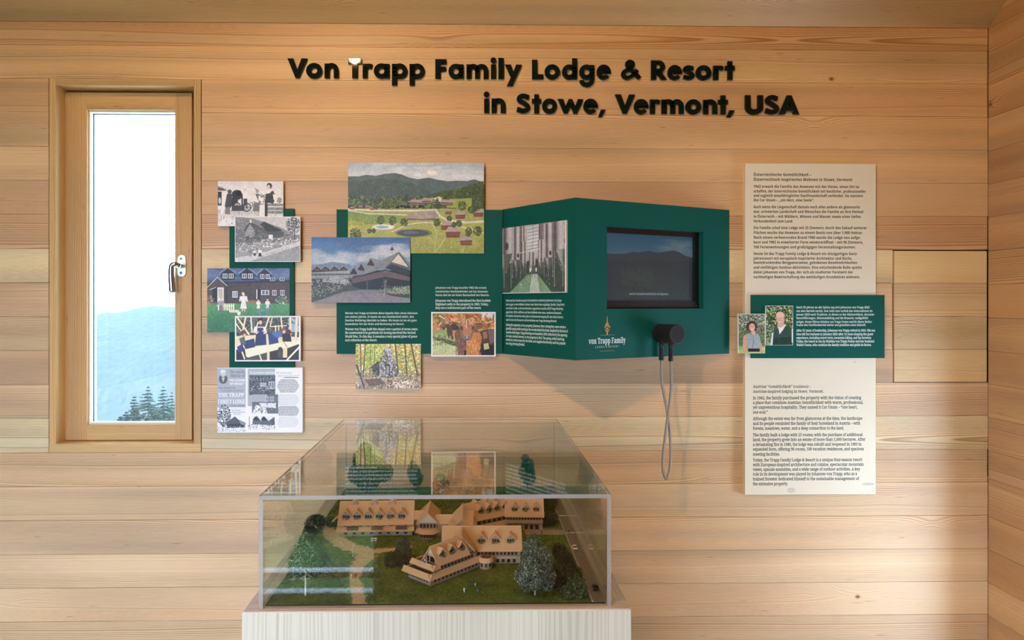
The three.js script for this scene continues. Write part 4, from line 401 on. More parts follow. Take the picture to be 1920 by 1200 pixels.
// folded green display that stands out from the wall like a wedge
const P0 = [0.284, 0.2574], P1 = [wx(1366.5), 0.004], Q0 = [wx(942.4), 0.004], FY1 = 1.8416, FY0 = 1.3912, FH = FY1 - FY0;
const LR = Math.hypot(P1[0] - P0[0], P1[1] - P0[1]), dR = [(P1[0] - P0[0]) / LR, (P1[1] - P0[1]) / LR], nR = [-dR[1], dR[0]];
const LL = Math.hypot(P0[0] - Q0[0], P0[1] - Q0[1]), dL = [(P0[0] - Q0[0]) / LL, (P0[1] - Q0[1]) / LL], nL = [-dL[1], dL[0]];
const turnR = Math.atan2(-dR[1], dR[0]), turnL = Math.atan2(-dL[1], dL[0]);
function onWing(px, py, p, d) { const r = ray(px, py), ax = r[0], az = r[2]; const det = ax * -d[1] + az * d[0]; const bx = p[0], bz = p[1] - DIST; const t = (bx * -d[1] + bz * d[0]) / det, s = (ax * bz - az * bx) / det * -1; return [((ax * t - bx) * d[0] + (az * t - bz) * d[1]), EYE + r[1] * t]; }
{
  const o = thing('folded_display', 'dark green folded display wedge with set-in screen and printed emblem', 'display', [P0[0], FY0, P0[1]]);
  const th = 0.012;
  // wing towards the photographs
  { const [cv, c] = canvas(LL * 600, FH * 600, 5); fillRect(c, greenCss, 0, 0, LL * 600, FH * 600); c.textBaseline = 'middle';
    const put = (t, font, x0, x1, y) => { const a = onWing(x0, y, Q0, dL), b = onWing(x1, y, Q0, dL); setLine(c, t, font, a[0] * 600, b[0] * 600, (FY1 - (EYE - (y - CY) / 600)) * 600, '#dfe8e2'); };
    [['Während der Erweiterung des Grundstücks entdeckte Johannes als Junge', 1053], ['beim Jagen in den Wäldern hinter dem Hotel eine ergiebige Quelle. Inspiriert', 1058.5], ['von seiner Liebe zu österreichischen Lagerbieren wurde 2010 Trapp Brewing', 1055.5], ['gegründet. 2015 eröffnete auf dem Gelände eine neue, moderne Brauerei.', 1053], ['Die Quelle, die bereits viele Jahre als Wasserversorgung für das Hotel diente,', 1056.5], ['speist heute die Brauerei und die beliebte von Trapp Brewing Bierhall.', 1044]].forEach(([t, e], i) => put(t, 'bold 5.4px sans-serif', 948.6, e, 563.5 + i * 7.1));
    [['During the expansion of our property, Johannes, then a young boy, came across a', 1061], ['plentiful spring while hunting in the woods behind the hotel. Inspired by his love of', 1064.5], ['Austrian-style lagers, Trapp Brewing was founded in 2010, followed by the opening', 1063.5], ['of a new, modern brewery on the property in 2015. The spring, which had long', 1058], ['served as a water source for the hotel, now supplies the brewery and the popular', 1060.5], ['von Trapp Brewing Bierhall.', 984]].forEach(([t, e], i) => put(t, '5.6px serif', 948.6, e, 609 + i * 6.9));
    const g = new THREE.BoxGeometry(LL, FH, th), w = mesh('side_wing', g, [greenMat, greenMat, greenMat, greenMat, printMat(cv, 0.62), greenMat], o, [(Q0[0] + P0[0]) / 2 - P0[0] - nL[0] * th / 2, FH / 2, (Q0[1] + P0[1]) / 2 - P0[1] - nL[1] * th / 2]); w.rotation.y = turnL; }
  // wing with the screen opening and the emblem
  { const U = 1200, Wd = LR, [cv, c] = canvas(Wd * 600, FH * 600, 5); fillRect(c, greenCss, 0, 0, Wd * 600, FH * 600); c.textBaseline = 'middle';
    const L = (px, py) => { const a = onWing(px, py, P0, dR); return [a[0] * 600, (FY1 - a[1]) * 600]; }, gold = '#d69a52', pale = '#a8935c';
    const path = (col, ...pts) => { const f = []; for (let i = 0; i < pts.length; i += 2) f.push(...L(pts[i], pts[i + 1])); fillPoly(c, col, ...f); }, ln = (col, w, ...pts) => { const f = []; for (let i = 0; i < pts.length; i += 2) f.push(...L(pts[i], pts[i + 1])); line(c, col, w, ...f); };
    path(gold, 1138.2, 593, 1138.8, 593, 1139.4, 604, 1137.6, 604); path(gold, 1138.5, 603, 1141.4, 607, 1142, 610, 1135, 610, 1135.6, 607); ln(greenCss, 0.5, 1136.4, 606.6, 1140.6, 607.4); path(gold, 1136, 610, 1141, 610, 1143.4, 612, 1133.8, 612); ln(greenCss, 0.4, 1135.6, 609.6, 1141.4, 609.2); path(gold, 1132.8, 613.8, 1134, 611.4, 1143.2, 611.4, 1144.6, 613.8);
    { const [x, y] = L(1138.5, 616.5); oval(c, gold, x, y, 4.6, 5.2); oval(c, greenCss, x, y - 0.6, 3.8, 4); oval(c, gold, x, y - 0.2, 1.7, 2.4); } path(gold, 1135.2, 620, 1141.8, 620, 1140, 623, 1137, 623); path(gold, 1137.8, 622, 1139.2, 622, 1140, 628, 1137, 628); ln(pale, 0.6, 1124.5, 628.6, 1152, 627.6); ln(pale, 0.6, 1124.6, 658.4, 1152, 657.3);
    const a = L(1103.7, 639), b = L(1173, 637.5); setLine(c, 'von Trapp Family', 'bold 13.5px serif', a[0], b[0], a[1] + 0.3, '#eef2ef'); const d = L(1116, 650.8), e = L(1160, 649.6); setLine(c, 'L O D G E  &  R E S O R T', '4.6px sans-serif', d[0], e[0], d[1], '#cfdad4');
    const s = shapeOf(rect(0, 0, LR, FH), [rect(0.107, 1.533 - FY0, 0.4712, 1.7675 - FY0)]), g = new THREE.ExtrudeGeometry(s, { depth: th, bevelEnabled: false }), p = g.attributes.position, uv = g.attributes.uv; for (let i = 0; i < p.count; i++) uv.setXY(i, p.getX(i) / LR, p.getY(i) / FH);
    g.translate(0, 0, -th); const w = mesh('screen_wing', g, [printMat(cv, 0.62), greenMat], o); w.rotation.y = turnR; }
  { const m = greenMat; const tri = [[0, -0.016], [P1[0] - P0[0] - 0.02, P1[1] - P0[1]], [Q0[0] - P0[0] + 0.01, Q0[1] - P0[1]]]; mesh('top_panel', prism(tri, FH - 0.008, FH - 0.001), m, o); mesh('bottom_panel', prism(tri, 0.001, 0.008), m, o);
    // lining of the screen opening
    const rim = new THREE.ExtrudeGeometry(shapeOf(rect(0.103, 1.529 - FY0, 0.4752, 1.7715 - FY0), [rect(0.107, 1.533 - FY0, 0.4712, 1.7675 - FY0)]), { depth: 0.022, bevelEnabled: false }); rim.translate(0, 0, -0.034); const rm = mesh('recess_lining', rim, greenMat, o); rm.rotation.y = turnR; }
}
{ // monitor set into the opening
  const dp = 0.018, x0 = 0.1065, x1 = 0.4717, y0 = 1.5325, y1 = 1.768; const o = thing('monitor', 'black monitor set in the green display, showing dusky hills', 'monitor', [P0[0] - nR[0] * dp, y0, P0[1] - nR[1] * dp], turnR);
  const bz = std({ color: rgb(20, 20, 21), roughness: 0.32 });
  mesh('bezel', new THREE.ExtrudeGeometry(shapeOf(rect(x0, 0, x1, y1 - y0), [rect(0.1095, 1.5556 - y0, 0.4545, 1.752 - y0)]), { depth: 0.012, bevelEnabled: false }).translate(0, 0, -0.013), bz, o);
  mesh('housing', box(x1 - x0 - 0.01, y1 - y0 - 0.01, 0.012, (x0 + x1) / 2, (y1 - y0) / 2, -0.0195), bz, o);
  const W = 345, H = 196, [cv, c] = canvas(W, H, 3), q = rng(120); wash(c, 0, 0, W, 80, '#23455c', '#2f5064', '#4a5c66'); for (let k = 0; k < 50; k++) oval(c, css(96, 108, 110, 0.14), rr(220, W, q), rr(12, 60, q), rr(12, 40, q), rr(4, 10, q)); fillPoly(c, '#2b343c', 0, 56, 40, 60, 90, 57, 120, 50, 135, 53, 160, 48, 178, 46, 205, 52, 240, 46, 268, 42, 290, 46, 320, 58, W, 62, W, H, 0, H); fillPoly(c, '#272f36', 0, 80, 60, 76, 120, 84, 180, 72, 260, 76, W, 70, W, H, 0, H); dots(c, q, 900, 60, 100, 330, 190, 1, 5, ['#242d31', '#2a332f', '#2d352e', '#232b30', '#30382f']); dots(c, q, 260, 70, 100, 190, 150, 2, 5, ['#323b30', '#2c352d', '#353d32']); 
  setLine(c, 'welche Ganzjahresaktivitäten ermöglichen.', 'bold 9px sans-serif', 100, 250, 178, '#8e979c');
  const scr = std({ color: 0x0a0b0c, roughness: 0.42, emissive: 0xffffff, emissiveMap: tex(cv), emissiveIntensity: 0.9 }); mesh('screen', box(0.345, 0.1966, 0.002, 0.282, 1.6538 - y0, -0.0118), scr, o); mesh('power_light', new THREE.SphereGeometry(0.0009, 8, 6), std({ color: 0xdddddd, emissive: 0xaab4bb, emissiveIntensity: 0.5 }), o, [0.461, 1.541 - y0, -0.0008]);
}
{ // brewery photo on the side wing
  const a = 0.004, b = 0.905 * LL, y0 = 1.579, y1 = 1.7815, th = 0.006, o = thing('photo_board', 'photo of steel brewing tanks on the angled green wing', 'photo board', [Q0[0], 0, Q0[1]], turnL, 'photo boards on the wall');
  const g = new THREE.BoxGeometry(b - a, y1 - y0, th); mesh('print', g, [edgeWhite, edgeWhite, edgeWhite, edgeWhite, printMat(photoPrint('brewery', (b - a) * 600, (y1 - y0) * 600)), edgeWhite], o, [(a + b) / 2, (y0 + y1) / 2, th / 2 + 0.0003]);
}
{ // listening handset on its holder
  const c = onWing(1235, 625, P0, dR), o = thing('listening_handset', 'black cylindrical listening handset with a looped steel cable', 'handset', [P0[0] + dR[0] * c[0], c[1], P0[1] + dR[1] * c[0]], turnR);
  const black = std({ color: rgb(22, 22, 23), roughness: 0.55 }), rub = std({ color: rgb(12, 12, 13), roughness: 0.45 });
  const turned = (pts, m, name, p) => { const q = mesh(name, new THREE.LatheGeometry(pts.map(([x, y]) => new THREE.Vector2(x, y)), 40), m, o, p); q.rotation.x = Math.PI / 2; return q; };
  turned([[0, 0], [0.022, 0], [0.0265, 0.002], [0.0278, 0.006], [0.0278, 0.0195], [0.027, 0.0205], [0, 0.0205]], black, 'wall_mount');
  turned([[0, 0.0212], [0.0272, 0.0212], [0.028, 0.0222], [0.028, 0.077], [0.0268, 0.0785], [0.0235, 0.0788], [0.0233, 0.0775], [0, 0.0775]], black, 'body'); turned([[0, 0.0776], [0.0228, 0.0776], [0.0228, 0.0784], [0, 0.0784]], std({ color: rgb(34, 34, 35), roughness: 0.8 }), 'speaker_face');
  const ends = []; for (const z of [0.012, 0.052]) { const pts = [[0, 0], [0.0068, 0]]; for (let k = 0; k < 6; k++) pts.push([0.0066, -0.016 - k * 0.005], [0.0052, -0.0175 - k * 0.005], [0.0052, -0.0195 - k * 0.005], [0.0066, -0.0205 - k * 0.005]); pts.push([0.0072, -0.044], [0.0072, -0.054], [0, -0.054]); mesh('strain_relief', new THREE.LatheGeometry(pts.map(([x, y]) => new THREE.Vector2(x, y)).reverse(), 20), rub, o, [0, -0.024, z]); ends.push(new THREE.Vector3(0, -0.076, z)); }
  o.updateMatrixWorld(true); const zc = (p) => o.worldToLocal(p.clone()), A = ends[0].clone().applyMatrix4(o.matrixWorld), B = ends[1].clone().applyMatrix4(o.matrixWorld), mz = (A.z + B.z) / 2, zs = (t) => A.z + (B.z - A.z) * t;
  const pts = [A, at(1241, 715, zs(0.06)), at(1248, 755, zs(0.1)), at(1252.3, 781, zs(0.15)), at(1256.5, 820, zs(0.22)), at(1257.5, 855, zs(0.32)), at(1255, 884, zs(0.45)), at(1249.5, 897.5, zs(0.55)), at(1243.6, 884, zs(0.65)), at(1243, 860, zs(0.72)), at(1247, 822, zs(0.78)), at(1252, 782, zs(0.86)), at(1255.5, 755, zs(0.9)), at(1259, 718, zs(0.96)), B].map(zc);
  const cv = new THREE.CatmullRomCurve3(pts, false, 'centripetal'), N = 900, P = cv.getSpacedPoints(N); mesh('cable', sweep(P, (t, i) => 0.0043 - (i % 3 ? 0 : 0.0016), 10), std({ color: rgb(176, 170, 160), metalness: 0.9, roughness: 0.34 }), o);
}
{ // cream text panel
  const px = [1397, 1642, 307, 927], z = 0.017, s = sheet(px, z, '#eee5ca', 3.3), c = s.c, q = rng(130), ink = '#0a211d'; for (let k = 0; k < 500; k++) { c.fillStyle = css(170, 160, 140, 0.05); c.fillRect(q() * 245, q() * 620, rr(4, 40, q), 0.5); } for (const [x, y] of [[1643, 911.5], [1636, 922], [1639, 922], [1635.5, 915], [1589, 807], [1474, 540], [1398, 441]]) oval(c, css(120, 112, 96, 0.7), x - px[0], y - px[2], 0.5); oval(c, css(200, 194, 176, 0.6), 1483 - px[0], 919 - px[2], 8, 5); oval(c, css(196, 190, 172, 0.6), 1628 - px[0], 908 - px[2], 12, 3); line(c, css(120, 112, 96, 0.7), 0.6, 1600 - px[0], 679.5 - px[2], 1605 - px[0], 679.2 - px[2]);
  const de = [[168, 673, 'Österreichische Gemütlichkeit –'], [208, 1015, 'Österreichisch inspiriertes Wohnen in Stowe, Vermont'], [264, 1072, '1942 erwarb die Familie das Anwesen mit der Vision, einen Ort zu'], [303, 1127, 'schaffen, der österreichische Gemütlichkeit mit herzlicher, professioneller'], [340, 1103, 'und zugleich unaufdringlicher Gastfreundschaft verbindet. Sie nannten'], [378, 697, 'ihn Cor Unum – „ein Herz, eine Seele“.'], [434, 1078, 'Auch wenn die Liegenschaft damals noch alles andere als glamourös'], [473, 1108, 'war, erinnerten Landschaft und Menschen die Familie an ihre Heimat'], [513, 1085, 'in Österreich – mit Wäldern, Wiesen und Wasser sowie einer tiefen'], [552, 520, 'Verbundenheit zum Land.'],
    [608, 1135, 'Die Familie schuf eine Lodge mit 25 Zimmern; durch den Zukauf weiterer'], [648, 1104, 'Flächen wuchs das Anwesen zu einem Besitz von über 1.000 Hektar.'], [688, 1085, 'Nach einem verheerenden Brand 1980 wurde die Lodge neu aufge-'], [727, 1105, 'baut und 1983 in erweiterter Form wiedereröffnet – mit 96 Zimmern,'], [768, 1044, '100 Ferienwohnungen und großzügigen Veranstaltungsräumen.'], [823, 1058, 'Heute ist das Trapp Family Lodge & Resort ein einzigartiges Ganz-'], [862, 1015, 'jahresresort mit europäisch inspirierter Architektur und Küche,'], [898, 1055, 'beeindruckenden Bergpanoramen, gehobenen Annehmlichkeiten'], [938, 1094, 'und vielfältigen Outdoor-Aktivitäten. Eine entscheidende Rolle spielte'], [977, 1020, 'dabei Johannes von Trapp, der sich als studierter Forstwirt der'], [1017, 1080, 'nachhaltigen Bewirtschaftung des weitläufigen Grundstücks widmete.']];
  de.forEach(([y, e, t], i) => s.put(t, (i < 2 ? 'bold 7.8px' : 'bold 7.1px') + ' sans-serif', 1412.7, 1370 + e / 4.445, 290 + y / 4.445, ink));
  const en = [[160, 693, 'Austrian “Gemütlichkeit” (coziness) –'], [202, 805, 'Austrian-inspired lodging in Stowe, Vermont.'], [259, 1130, 'In 1942, the family purchased the property with the vision of creating'], [299, 1148, 'a place that combines Austrian Gemütlichkeit with warm, professional,'], [340, 1098, 'yet unpretentious hospitality. They named it Cor Unum – “one heart,'], [382, 320, 'one soul.”'], [438, 1140, 'Although the estate was far from glamorous at the time, the landscape'], [480, 1122, 'and its people reminded the family of their homeland in Austria – with'], [521, 982, 'forests, meadows, water, and a deep connection to the land.'], [579, 1142, 'The family built a lodge with 25 rooms; with the purchase of additional'], [619, 1167, 'land, the property grew into an estate of more than 1,000 hectares. After'], [661, 1133, 'a devastating fire in 1980, the lodge was rebuilt and reopened in 1983 in'], [702, 1153, 'expanded form, offering 96 rooms, 100 vacation residences, and spacious'], [745, 426, 'meeting facilities.'],
    [796, 1139, 'Today, the Trapp Family Lodge & Resort is a unique four-season resort'], [836, 1152, 'with European-inspired architecture and cuisine, spectacular mountain'], [877, 1120, 'views, upscale amenities, and a wide range of outdoor activities. A key'], [917, 1095, 'role in its development was played by Johannes von Trapp, who as a'], [960, 1110, 'trained forester dedicated himself to the sustainable management of'], [1002, 497, 'the extensive property.']];
  en.forEach(([y, e, t], i) => s.put(t, (i < 2 ? 'bold 7.4px' : '7.6px') + ' serif', 1411.6, 1370 + e / 4.616, 690 + y / 4.616, ink));
  plate('text_panel', 'tall cream panel with two blocks of dark green text', 'panel', px, 0, z, printMat(s.cv, 0.55), std({ color: rgb(230, 216, 184), roughness: 0.6 }));
}
{ // green caption board across it
  const px = [1408.5, 1658.5, 553, 671.5], z = 0.017, t = 0.006, s = sheet(px, z + t, greenCss, 6), col = '#e4ece7';
  [[227, 1613, 'Nach 55 Jahren an der Spitze zog sich Johannes von Trapp 2023'], [269, 1647, 'aus dem Betrieb zurück. Sein Sohn Sam verließ das Unternehmen im'], [311, 1670, 'Januar 2025 nach 15 Jahren, in denen er das Gästeerlebnis, darunter'], [352, 1597, 'Resortführungen, Mountainbiking und die Brauerei, maßgeblich'], [395, 1642, 'prägte. Heute führen Kristina von Trapp Frame und ihr Mann Walter'], [433, 1572, 'Frame den Familienbetrieb weiter und gestalten seine Zukunft.']].forEach(([y, e, x]) => s.put(x, 'bold 5.6px sans-serif', 1493, 1370 + e / 6.194, 540 + y / 6.194, col));
  [[496, 1678, 'After 55 years of leadership, Johannes von Trapp retired in 2023. His son'], [539, 1655, 'Sam left the business in January 2025 after 15 years shaping the guest'], [581, 1638, 'experience, including resort tours, mountain biking, and the brewery.'], [623, 1667, 'Today, the resort is run by Kristina von Trapp Frame and her husband'], [664, 1635, 'Walter Frame, who continue the family tradition and guide its future.']].forEach(([y, e, x]) => s.put(x, '5.9px serif', 1493, 1370 + e / 6.194, 540 + y / 6.194, col));
  plate('caption_board', 'dark green caption board fixed across the tall cream panel', 'panel', px, z, t, printMat(s.cv, 0.62), greenMat);
  photo('woman', 'small portrait of a dark-haired woman in a grey patterned bodice', [1383.5, 1434.5, 588.5, 662.5], z + t, 0.008, 'portrait photos');
  photo('man', 'small portrait of a smiling bald man in a green waistcoat', [1435.5, 1487, 573, 647.5], z + t, 0.004, 'portrait photos');
}

// ------------------------------------------------------------------ raised heading letters
// glyphs drawn in a box one capital high; thick lines are turned into outlines
const SW = 0.25;
function stroke(pts, w = SW) { const n = pts.length, a = [], b = []; for (let i = 0; i < n; i++) { const p = pts[Math.max(0, i - 1)], q = pts[Math.min(n - 1, i + 1)]; let dx = q[0] - p[0], dy = q[1] - p[1]; const l = Math.hypot(dx, dy); dx /= l; dy /= l; let k = 1; if (i > 0 && i < n - 1) { const ux = pts[i][0] - p[0], uy = pts[i][1] - p[1], ul = Math.hypot(ux, uy); k = Math.min(1.8, 1 / Math.max(0.4, (ux * dx + uy * dy) / ul)); } a.push([pts[i][0] - dy * w / 2 * k, pts[i][1] + dx * w / 2 * k]); b.unshift([pts[i][0] + dy * w / 2 * k, pts[i][1] - dx * w / 2 * k]); } return { o: [...a, ...b] }; }
const arc = (cx, cy, rx, ry, a0, a1, n = 28) => Array.from({ length: n + 1 }, (_, i) => { const a = (a0 + (a1 - a0) * i / n) * Math.PI / 180; return [cx + rx * Math.cos(a), cy + ry * Math.sin(a)]; });
const bar = (x0, y0, x1, y1) => ({ o: rect(x0, y0, x1, y1) });
const ring = (cx, cy, r, w = 0.235) => ({ o: arc(cx, cy, r, r, 0, 360).slice(0, -1), h: [arc(cx, cy, r - w, r - w, 0, 360).slice(0, -1)] });
const disc = (cx, cy, r) => ({ o: arc(cx, cy, r, r, 0, 360).slice(0, -1) });
const XH = 0.74, rO = XH / 2 + 0.025, oy = XH / 2;
const glyphs = {
  V: [{ o: [[0, 1], [0.31, 1], [0.53, 0.42], [0.75, 1], [1.06, 1], [0.62, 0], [0.42, 0]] }], T: [bar(0, 0.76, 0.7, 1), bar(0.215, 0, 0.485, 0.77)], F: [bar(0, 0, 0.27, 1), bar(0.26, 0.77, 0.58, 1), bar(0.26, 0.39, 0.56, 0.61)], L: [bar(0, 0, 0.27, 1), bar(0.26, 0, 0.58, 0.235)],
  R: [bar(0, 0, 0.27, 1), { o: [...[[0.26, 1]], ...arc(0.45, 0.69, 0.31, 0.31, 90, -90, 24), [0.26, 0.38]], h: [[[0.26, 0.82], ...arc(0.4, 0.69, 0.12, 0.12, 90, -90, 14), [0.26, 0.57]]] }, { o: [[0.26, 0.44], [0.53, 0.44], [0.88, 0], [0.55, 0], [0.26, 0.39]] }],
  U: [stroke([[0.135, 1], [0.135, 0.4], ...arc(0.46, 0.38, 0.325, 0.265, 180, 360, 24), [0.785, 0.4], [0.785, 1]], 0.27)], S: [stroke([[0.66, 0.83], ...arc(0.38, 0.735, 0.245, 0.165, 50, 235, 20), [0.36, 0.55], [0.46, 0.48], ...arc(0.37, 0.29, 0.26, 0.18, 50, -130, 20), [0.03, 0.2]], 0.235)], A: [{ o: [[0, 0], [0.29, 0], [0.37, 0.17], [0.72, 0.17], [0.79, 0], [1.08, 0], [0.66, 1], [0.42, 1]], h: [[[0.45, 0.37], [0.54, 0.63], [0.63, 0.37]]] }],
  o: [ring(rO, oy, rO)], n: [bar(0, 0, 0.245, XH), stroke([[0.122, 0.3], ...arc(0.36, 0.4, 0.236, 0.245, 180, 0, 22), [0.597, 0]], 0.245)], r: [bar(0, 0, 0.245, XH), stroke([[0.122, 0.3], ...arc(0.34, 0.4, 0.218, 0.24, 180, 66, 14), [0.49, 0.6]], 0.21)],
  a: [ring(rO, oy, rO), bar(0.55, 0, 0.8, XH)], d: [ring(rO, oy, rO), bar(0.55, 0, 0.8, 1.09)], p: [bar(0, -0.36, 0.25, XH), ring(0.8 - rO, oy, rO)], g: [ring(rO, oy, rO), bar(0.55, -0.02, 0.8, XH), stroke([[0.675, 0], ...arc(0.4, -0.06, 0.275, 0.235, 0, -180, 24)], 0.22)],
  e: [{ o: [...arc(rO, oy, rO, rO, -8, 320, 50), ...arc(rO, oy, 0.19, 0.19, 320, 180, 20), [rO * 2 - 0.02, oy - 0.055]] , }, bar(0.17, oy - 0.06, rO * 2 - 0.012, oy + 0.06)], i: [bar(0.02, 0, 0.265, XH), disc(0.142, 0.97, 0.142)], l: [bar(0, 0, 0.25, 1.09)],
  m: [bar(0, 0, 0.245, XH), stroke([[0.122, 0.3], ...arc(0.34, 0.41, 0.218, 0.235, 180, 0, 20), [0.558, 0]], 0.235), stroke([[0.558, 0.3], ...arc(0.777, 0.41, 0.218, 0.235, 180, 0, 20), [0.995, 0]], 0.235)], y: [{ o: [[0, XH], [0.29, XH], [0.43, 0.36], [0.57, XH], [0.86, XH], [0.37, -0.37], [0.1, -0.37], [0.3, 0.06]] }],
  s: [stroke([[0.52, 0.62], ...arc(0.29, 0.545, 0.185, 0.105, 45, 235, 16), [0.3, 0.39], [0.36, 0.35], ...arc(0.29, 0.215, 0.2, 0.125, 50, -130, 16), [0.03, 0.15]], 0.2)], t: [bar(0.13, 0, 0.375, 0.98), bar(0, 0.52, 0.5, XH)], w: [{ o: [[0, XH], [0.27, XH], [0.4, 0.37], [0.56, XH], [0.74, XH], [0.9, 0.37], [1.03, XH], [1.3, XH], [0.99, 0], [0.81, 0], [0.65, 0.38], [0.49, 0], [0.31, 0]] }], ',': [{ o: [[0.14, 0.19], [0.38, 0.19], [0.18, -0.18], [0, -0.18]] }],
  '&': [stroke([[0.98, 0.06], [0.6, 0.44], [0.36, 0.68], ...arc(0.47, 0.81, 0.15, 0.12, 200, -20, 14), [0.56, 0.67], [0.28, 0.47], ...arc(0.34, 0.27, 0.23, 0.19, 130, 290, 16), [0.62, 0.2], [0.85, 0.5]], 0.2)],
};
function glyphGeo(ch, x0, x1, capPx, tall = 1) {
  const parts = glyphs[ch]; let lo = 1e9, hi = -1e9; for (const p of parts) for (const [x] of p.o) { lo = Math.min(lo, x); hi = Math.max(hi, x); } const sx = (x1 - x0) / (hi - lo) / 600, sy = capPx / 600 * tall, f = ([x, y]) => [(x - lo) * sx, y * sy];
  return merge(parts.map((p) => new THREE.ExtrudeGeometry(shapeOf(p.o.map(f), (p.h ?? []).map((h) => h.map(f))), { depth: 0.0085, bevelEnabled: true, bevelSize: 0.0004, bevelThickness: 0.0004, bevelSegments: 1, curveSegments: 8 })));
}
const letterMat = phys({ color: rgb(12, 26, 20), roughness: 0.02, specularIntensity: 0.6 });
const heading = [['upper', [['V', 539, 576, 'o', 574, 604, 'n', 608.5, 634.8], ['T', 652.8, 678, 'r', 680, 698.5, 'a', 701, 729.8, 'p', 735, 763.7, 'p', 768, 796.3], ['F', 816.3, 836.6, 'a', 841, 869, 'm', 874.7, 915.4, 'i', 920, 930.2, 'l', 934.6, 944.2, 'y', 947, 978.5], ['L', 997.7, 1018.4, 'o', 1021.2, 1049.8, 'd', 1054, 1081.8, 'g', 1086.2, 1114.2, 'e', 1119, 1145.5], ['&', 1164.8, 1202.3], ['R', 1221, 1250.6, 'e', 1252, 1278.8, 's', 1281, 1302.7, 'o', 1304.8, 1333.8, 'r', 1337.7, 1357, 't', 1360.2, 1377.6]]],
  ['lower', [['i', 907.2, 917.2, 'n', 921.8, 947.8], ['S', 968.4, 994, 't', 997.5, 1014.4, 'o', 1016.6, 1044.2, 'w', 1046, 1093.2, 'e', 1094, 1120.8, ',', 1122, 1135.3], ['V', 1153.5, 1190.3, 'e', 1188.7, 1215.8, 'r', 1219, 1238, 'm', 1240.7, 1281.8, 'o', 1285.7, 1314.8, 'n', 1318.9, 1344.9, 't', 1347, 1364.8, ',', 1362.5, 1377.5], ['U', 1397.6, 1430.6, 'S', 1434.7, 1461, 'A', 1461, 1499]]]];
const ord = ['first', 'second', 'third', 'fourth', 'fifth', 'sixth', 'seventh', 'eighth'];
for (const [row, words] of heading) words.forEach((w, wi) => { for (let k = 0; k < w.length; k += 3) {
  const [ch, a, b] = [w[k], w[k + 1], w[k + 2]], base = row === 'upper' ? 145.2 + (a - 540) * 0.0052 : 211.2 + (a - 907) * 0.0052, p = at(a, base, 0.009), q = at(b, base, 0.009), o = mesh('sign_letter', glyphGeo(ch, 0, (q.x - p.x) * 600, 35.4), letterMat, scene, [p.x, p.y, 0.0006]);
  const what = ch === ',' ? 'comma' : ch === '&' ? 'ampersand' : 'letter ' + ch; tag(o, `raised dark green ${what}, ${ord[k / 3]} in the ${ord[wi]} word of the ${row} heading line`, 'letter', 'raised letters of the wall heading'); } });

// ------------------------------------------------------------------ plinth, cover and landscape model
const PX0 = -0.371, PX1 = 0.2575, PZ0 = 0.286, PZ1 = 1.063, PY = 1.054, CX0 = -0.3465, CX1 = 0.2262, CZ0 = 0.304, CZ1 = 1.052, CY1 = 1.2372, YG = 1.057;
const gp = (px, py, h = 0) => level(px, py, YG + h);
function paleTexture() { const N = 1024, d = new Uint8Array(N * N * 4); for (let j = 0; j < N; j++) for (let i = 0; i < N; i++) { const x = i / N, y = j / N; let r = x * 95 + (vn(x * 14, y * 1.4) - 0.5) * 3 + (vn(x * 60, 2) - 0.5) * 1.6; r -= Math.floor(r); const late = sm(0.4, 0.85, r) * (1 - sm(0.9, 1, r)) * (0.3 + 0.9 * vn(x * 40, 5)), f = vn(x * 700, y * 14) - 0.5, b = 1 + f * 0.05 + (vn(x * 9, y * 0.8) - 0.5) * 0.08, k = (j * N + i) * 4; d[k] = Math.min(255, (240 - 20 * late) * b); d[k + 1] = Math.min(255, (238 - 22 * late) * b); d[k + 2] = Math.min(255, (230 - 26 * late) * b); d[k + 3] = 255; }
  const t = new THREE.DataTexture(d, N, N); t.colorSpace = THREE.SRGBColorSpace; t.magFilter = THREE.LinearFilter; t.minFilter = THREE.LinearFilter; t.wrapS = t.wrapT = THREE.MirroredRepeatWrapping; t.needsUpdate = true; return t; }
const PALE = paleTexture(), paleMat = std({ map: PALE, color: rgb(238, 231, 214), roughness: 0.55 }), rimMat = std({ map: PALE, color: rgb(224, 210, 194), roughness: 0.5 });
function paleBox(w, h, d, along = 'y') { const g = new RoundedBoxGeometry(w, h, d, 2, 0.0018), p = g.attributes.position, n = g.attributes.normal, uv = g.attributes.uv; for (let i = 0; i < p.count; i++) { const c = [p.getX(i), p.getY(i), p.getZ(i)], nn = [n.getX(i), n.getY(i), n.getZ(i)].map(Math.abs), ax = { x: 0, y: 1, z: 2 }[along], oth = [0, 1, 2].filter((k) => k !== ax), across = nn[oth[0]] > nn[oth[1]] ? oth[1] : oth[0]; uv.setXY(i, (c[across] + 0.5) / 0.72, c[ax] / 0.9 + 0.3); } return g; }
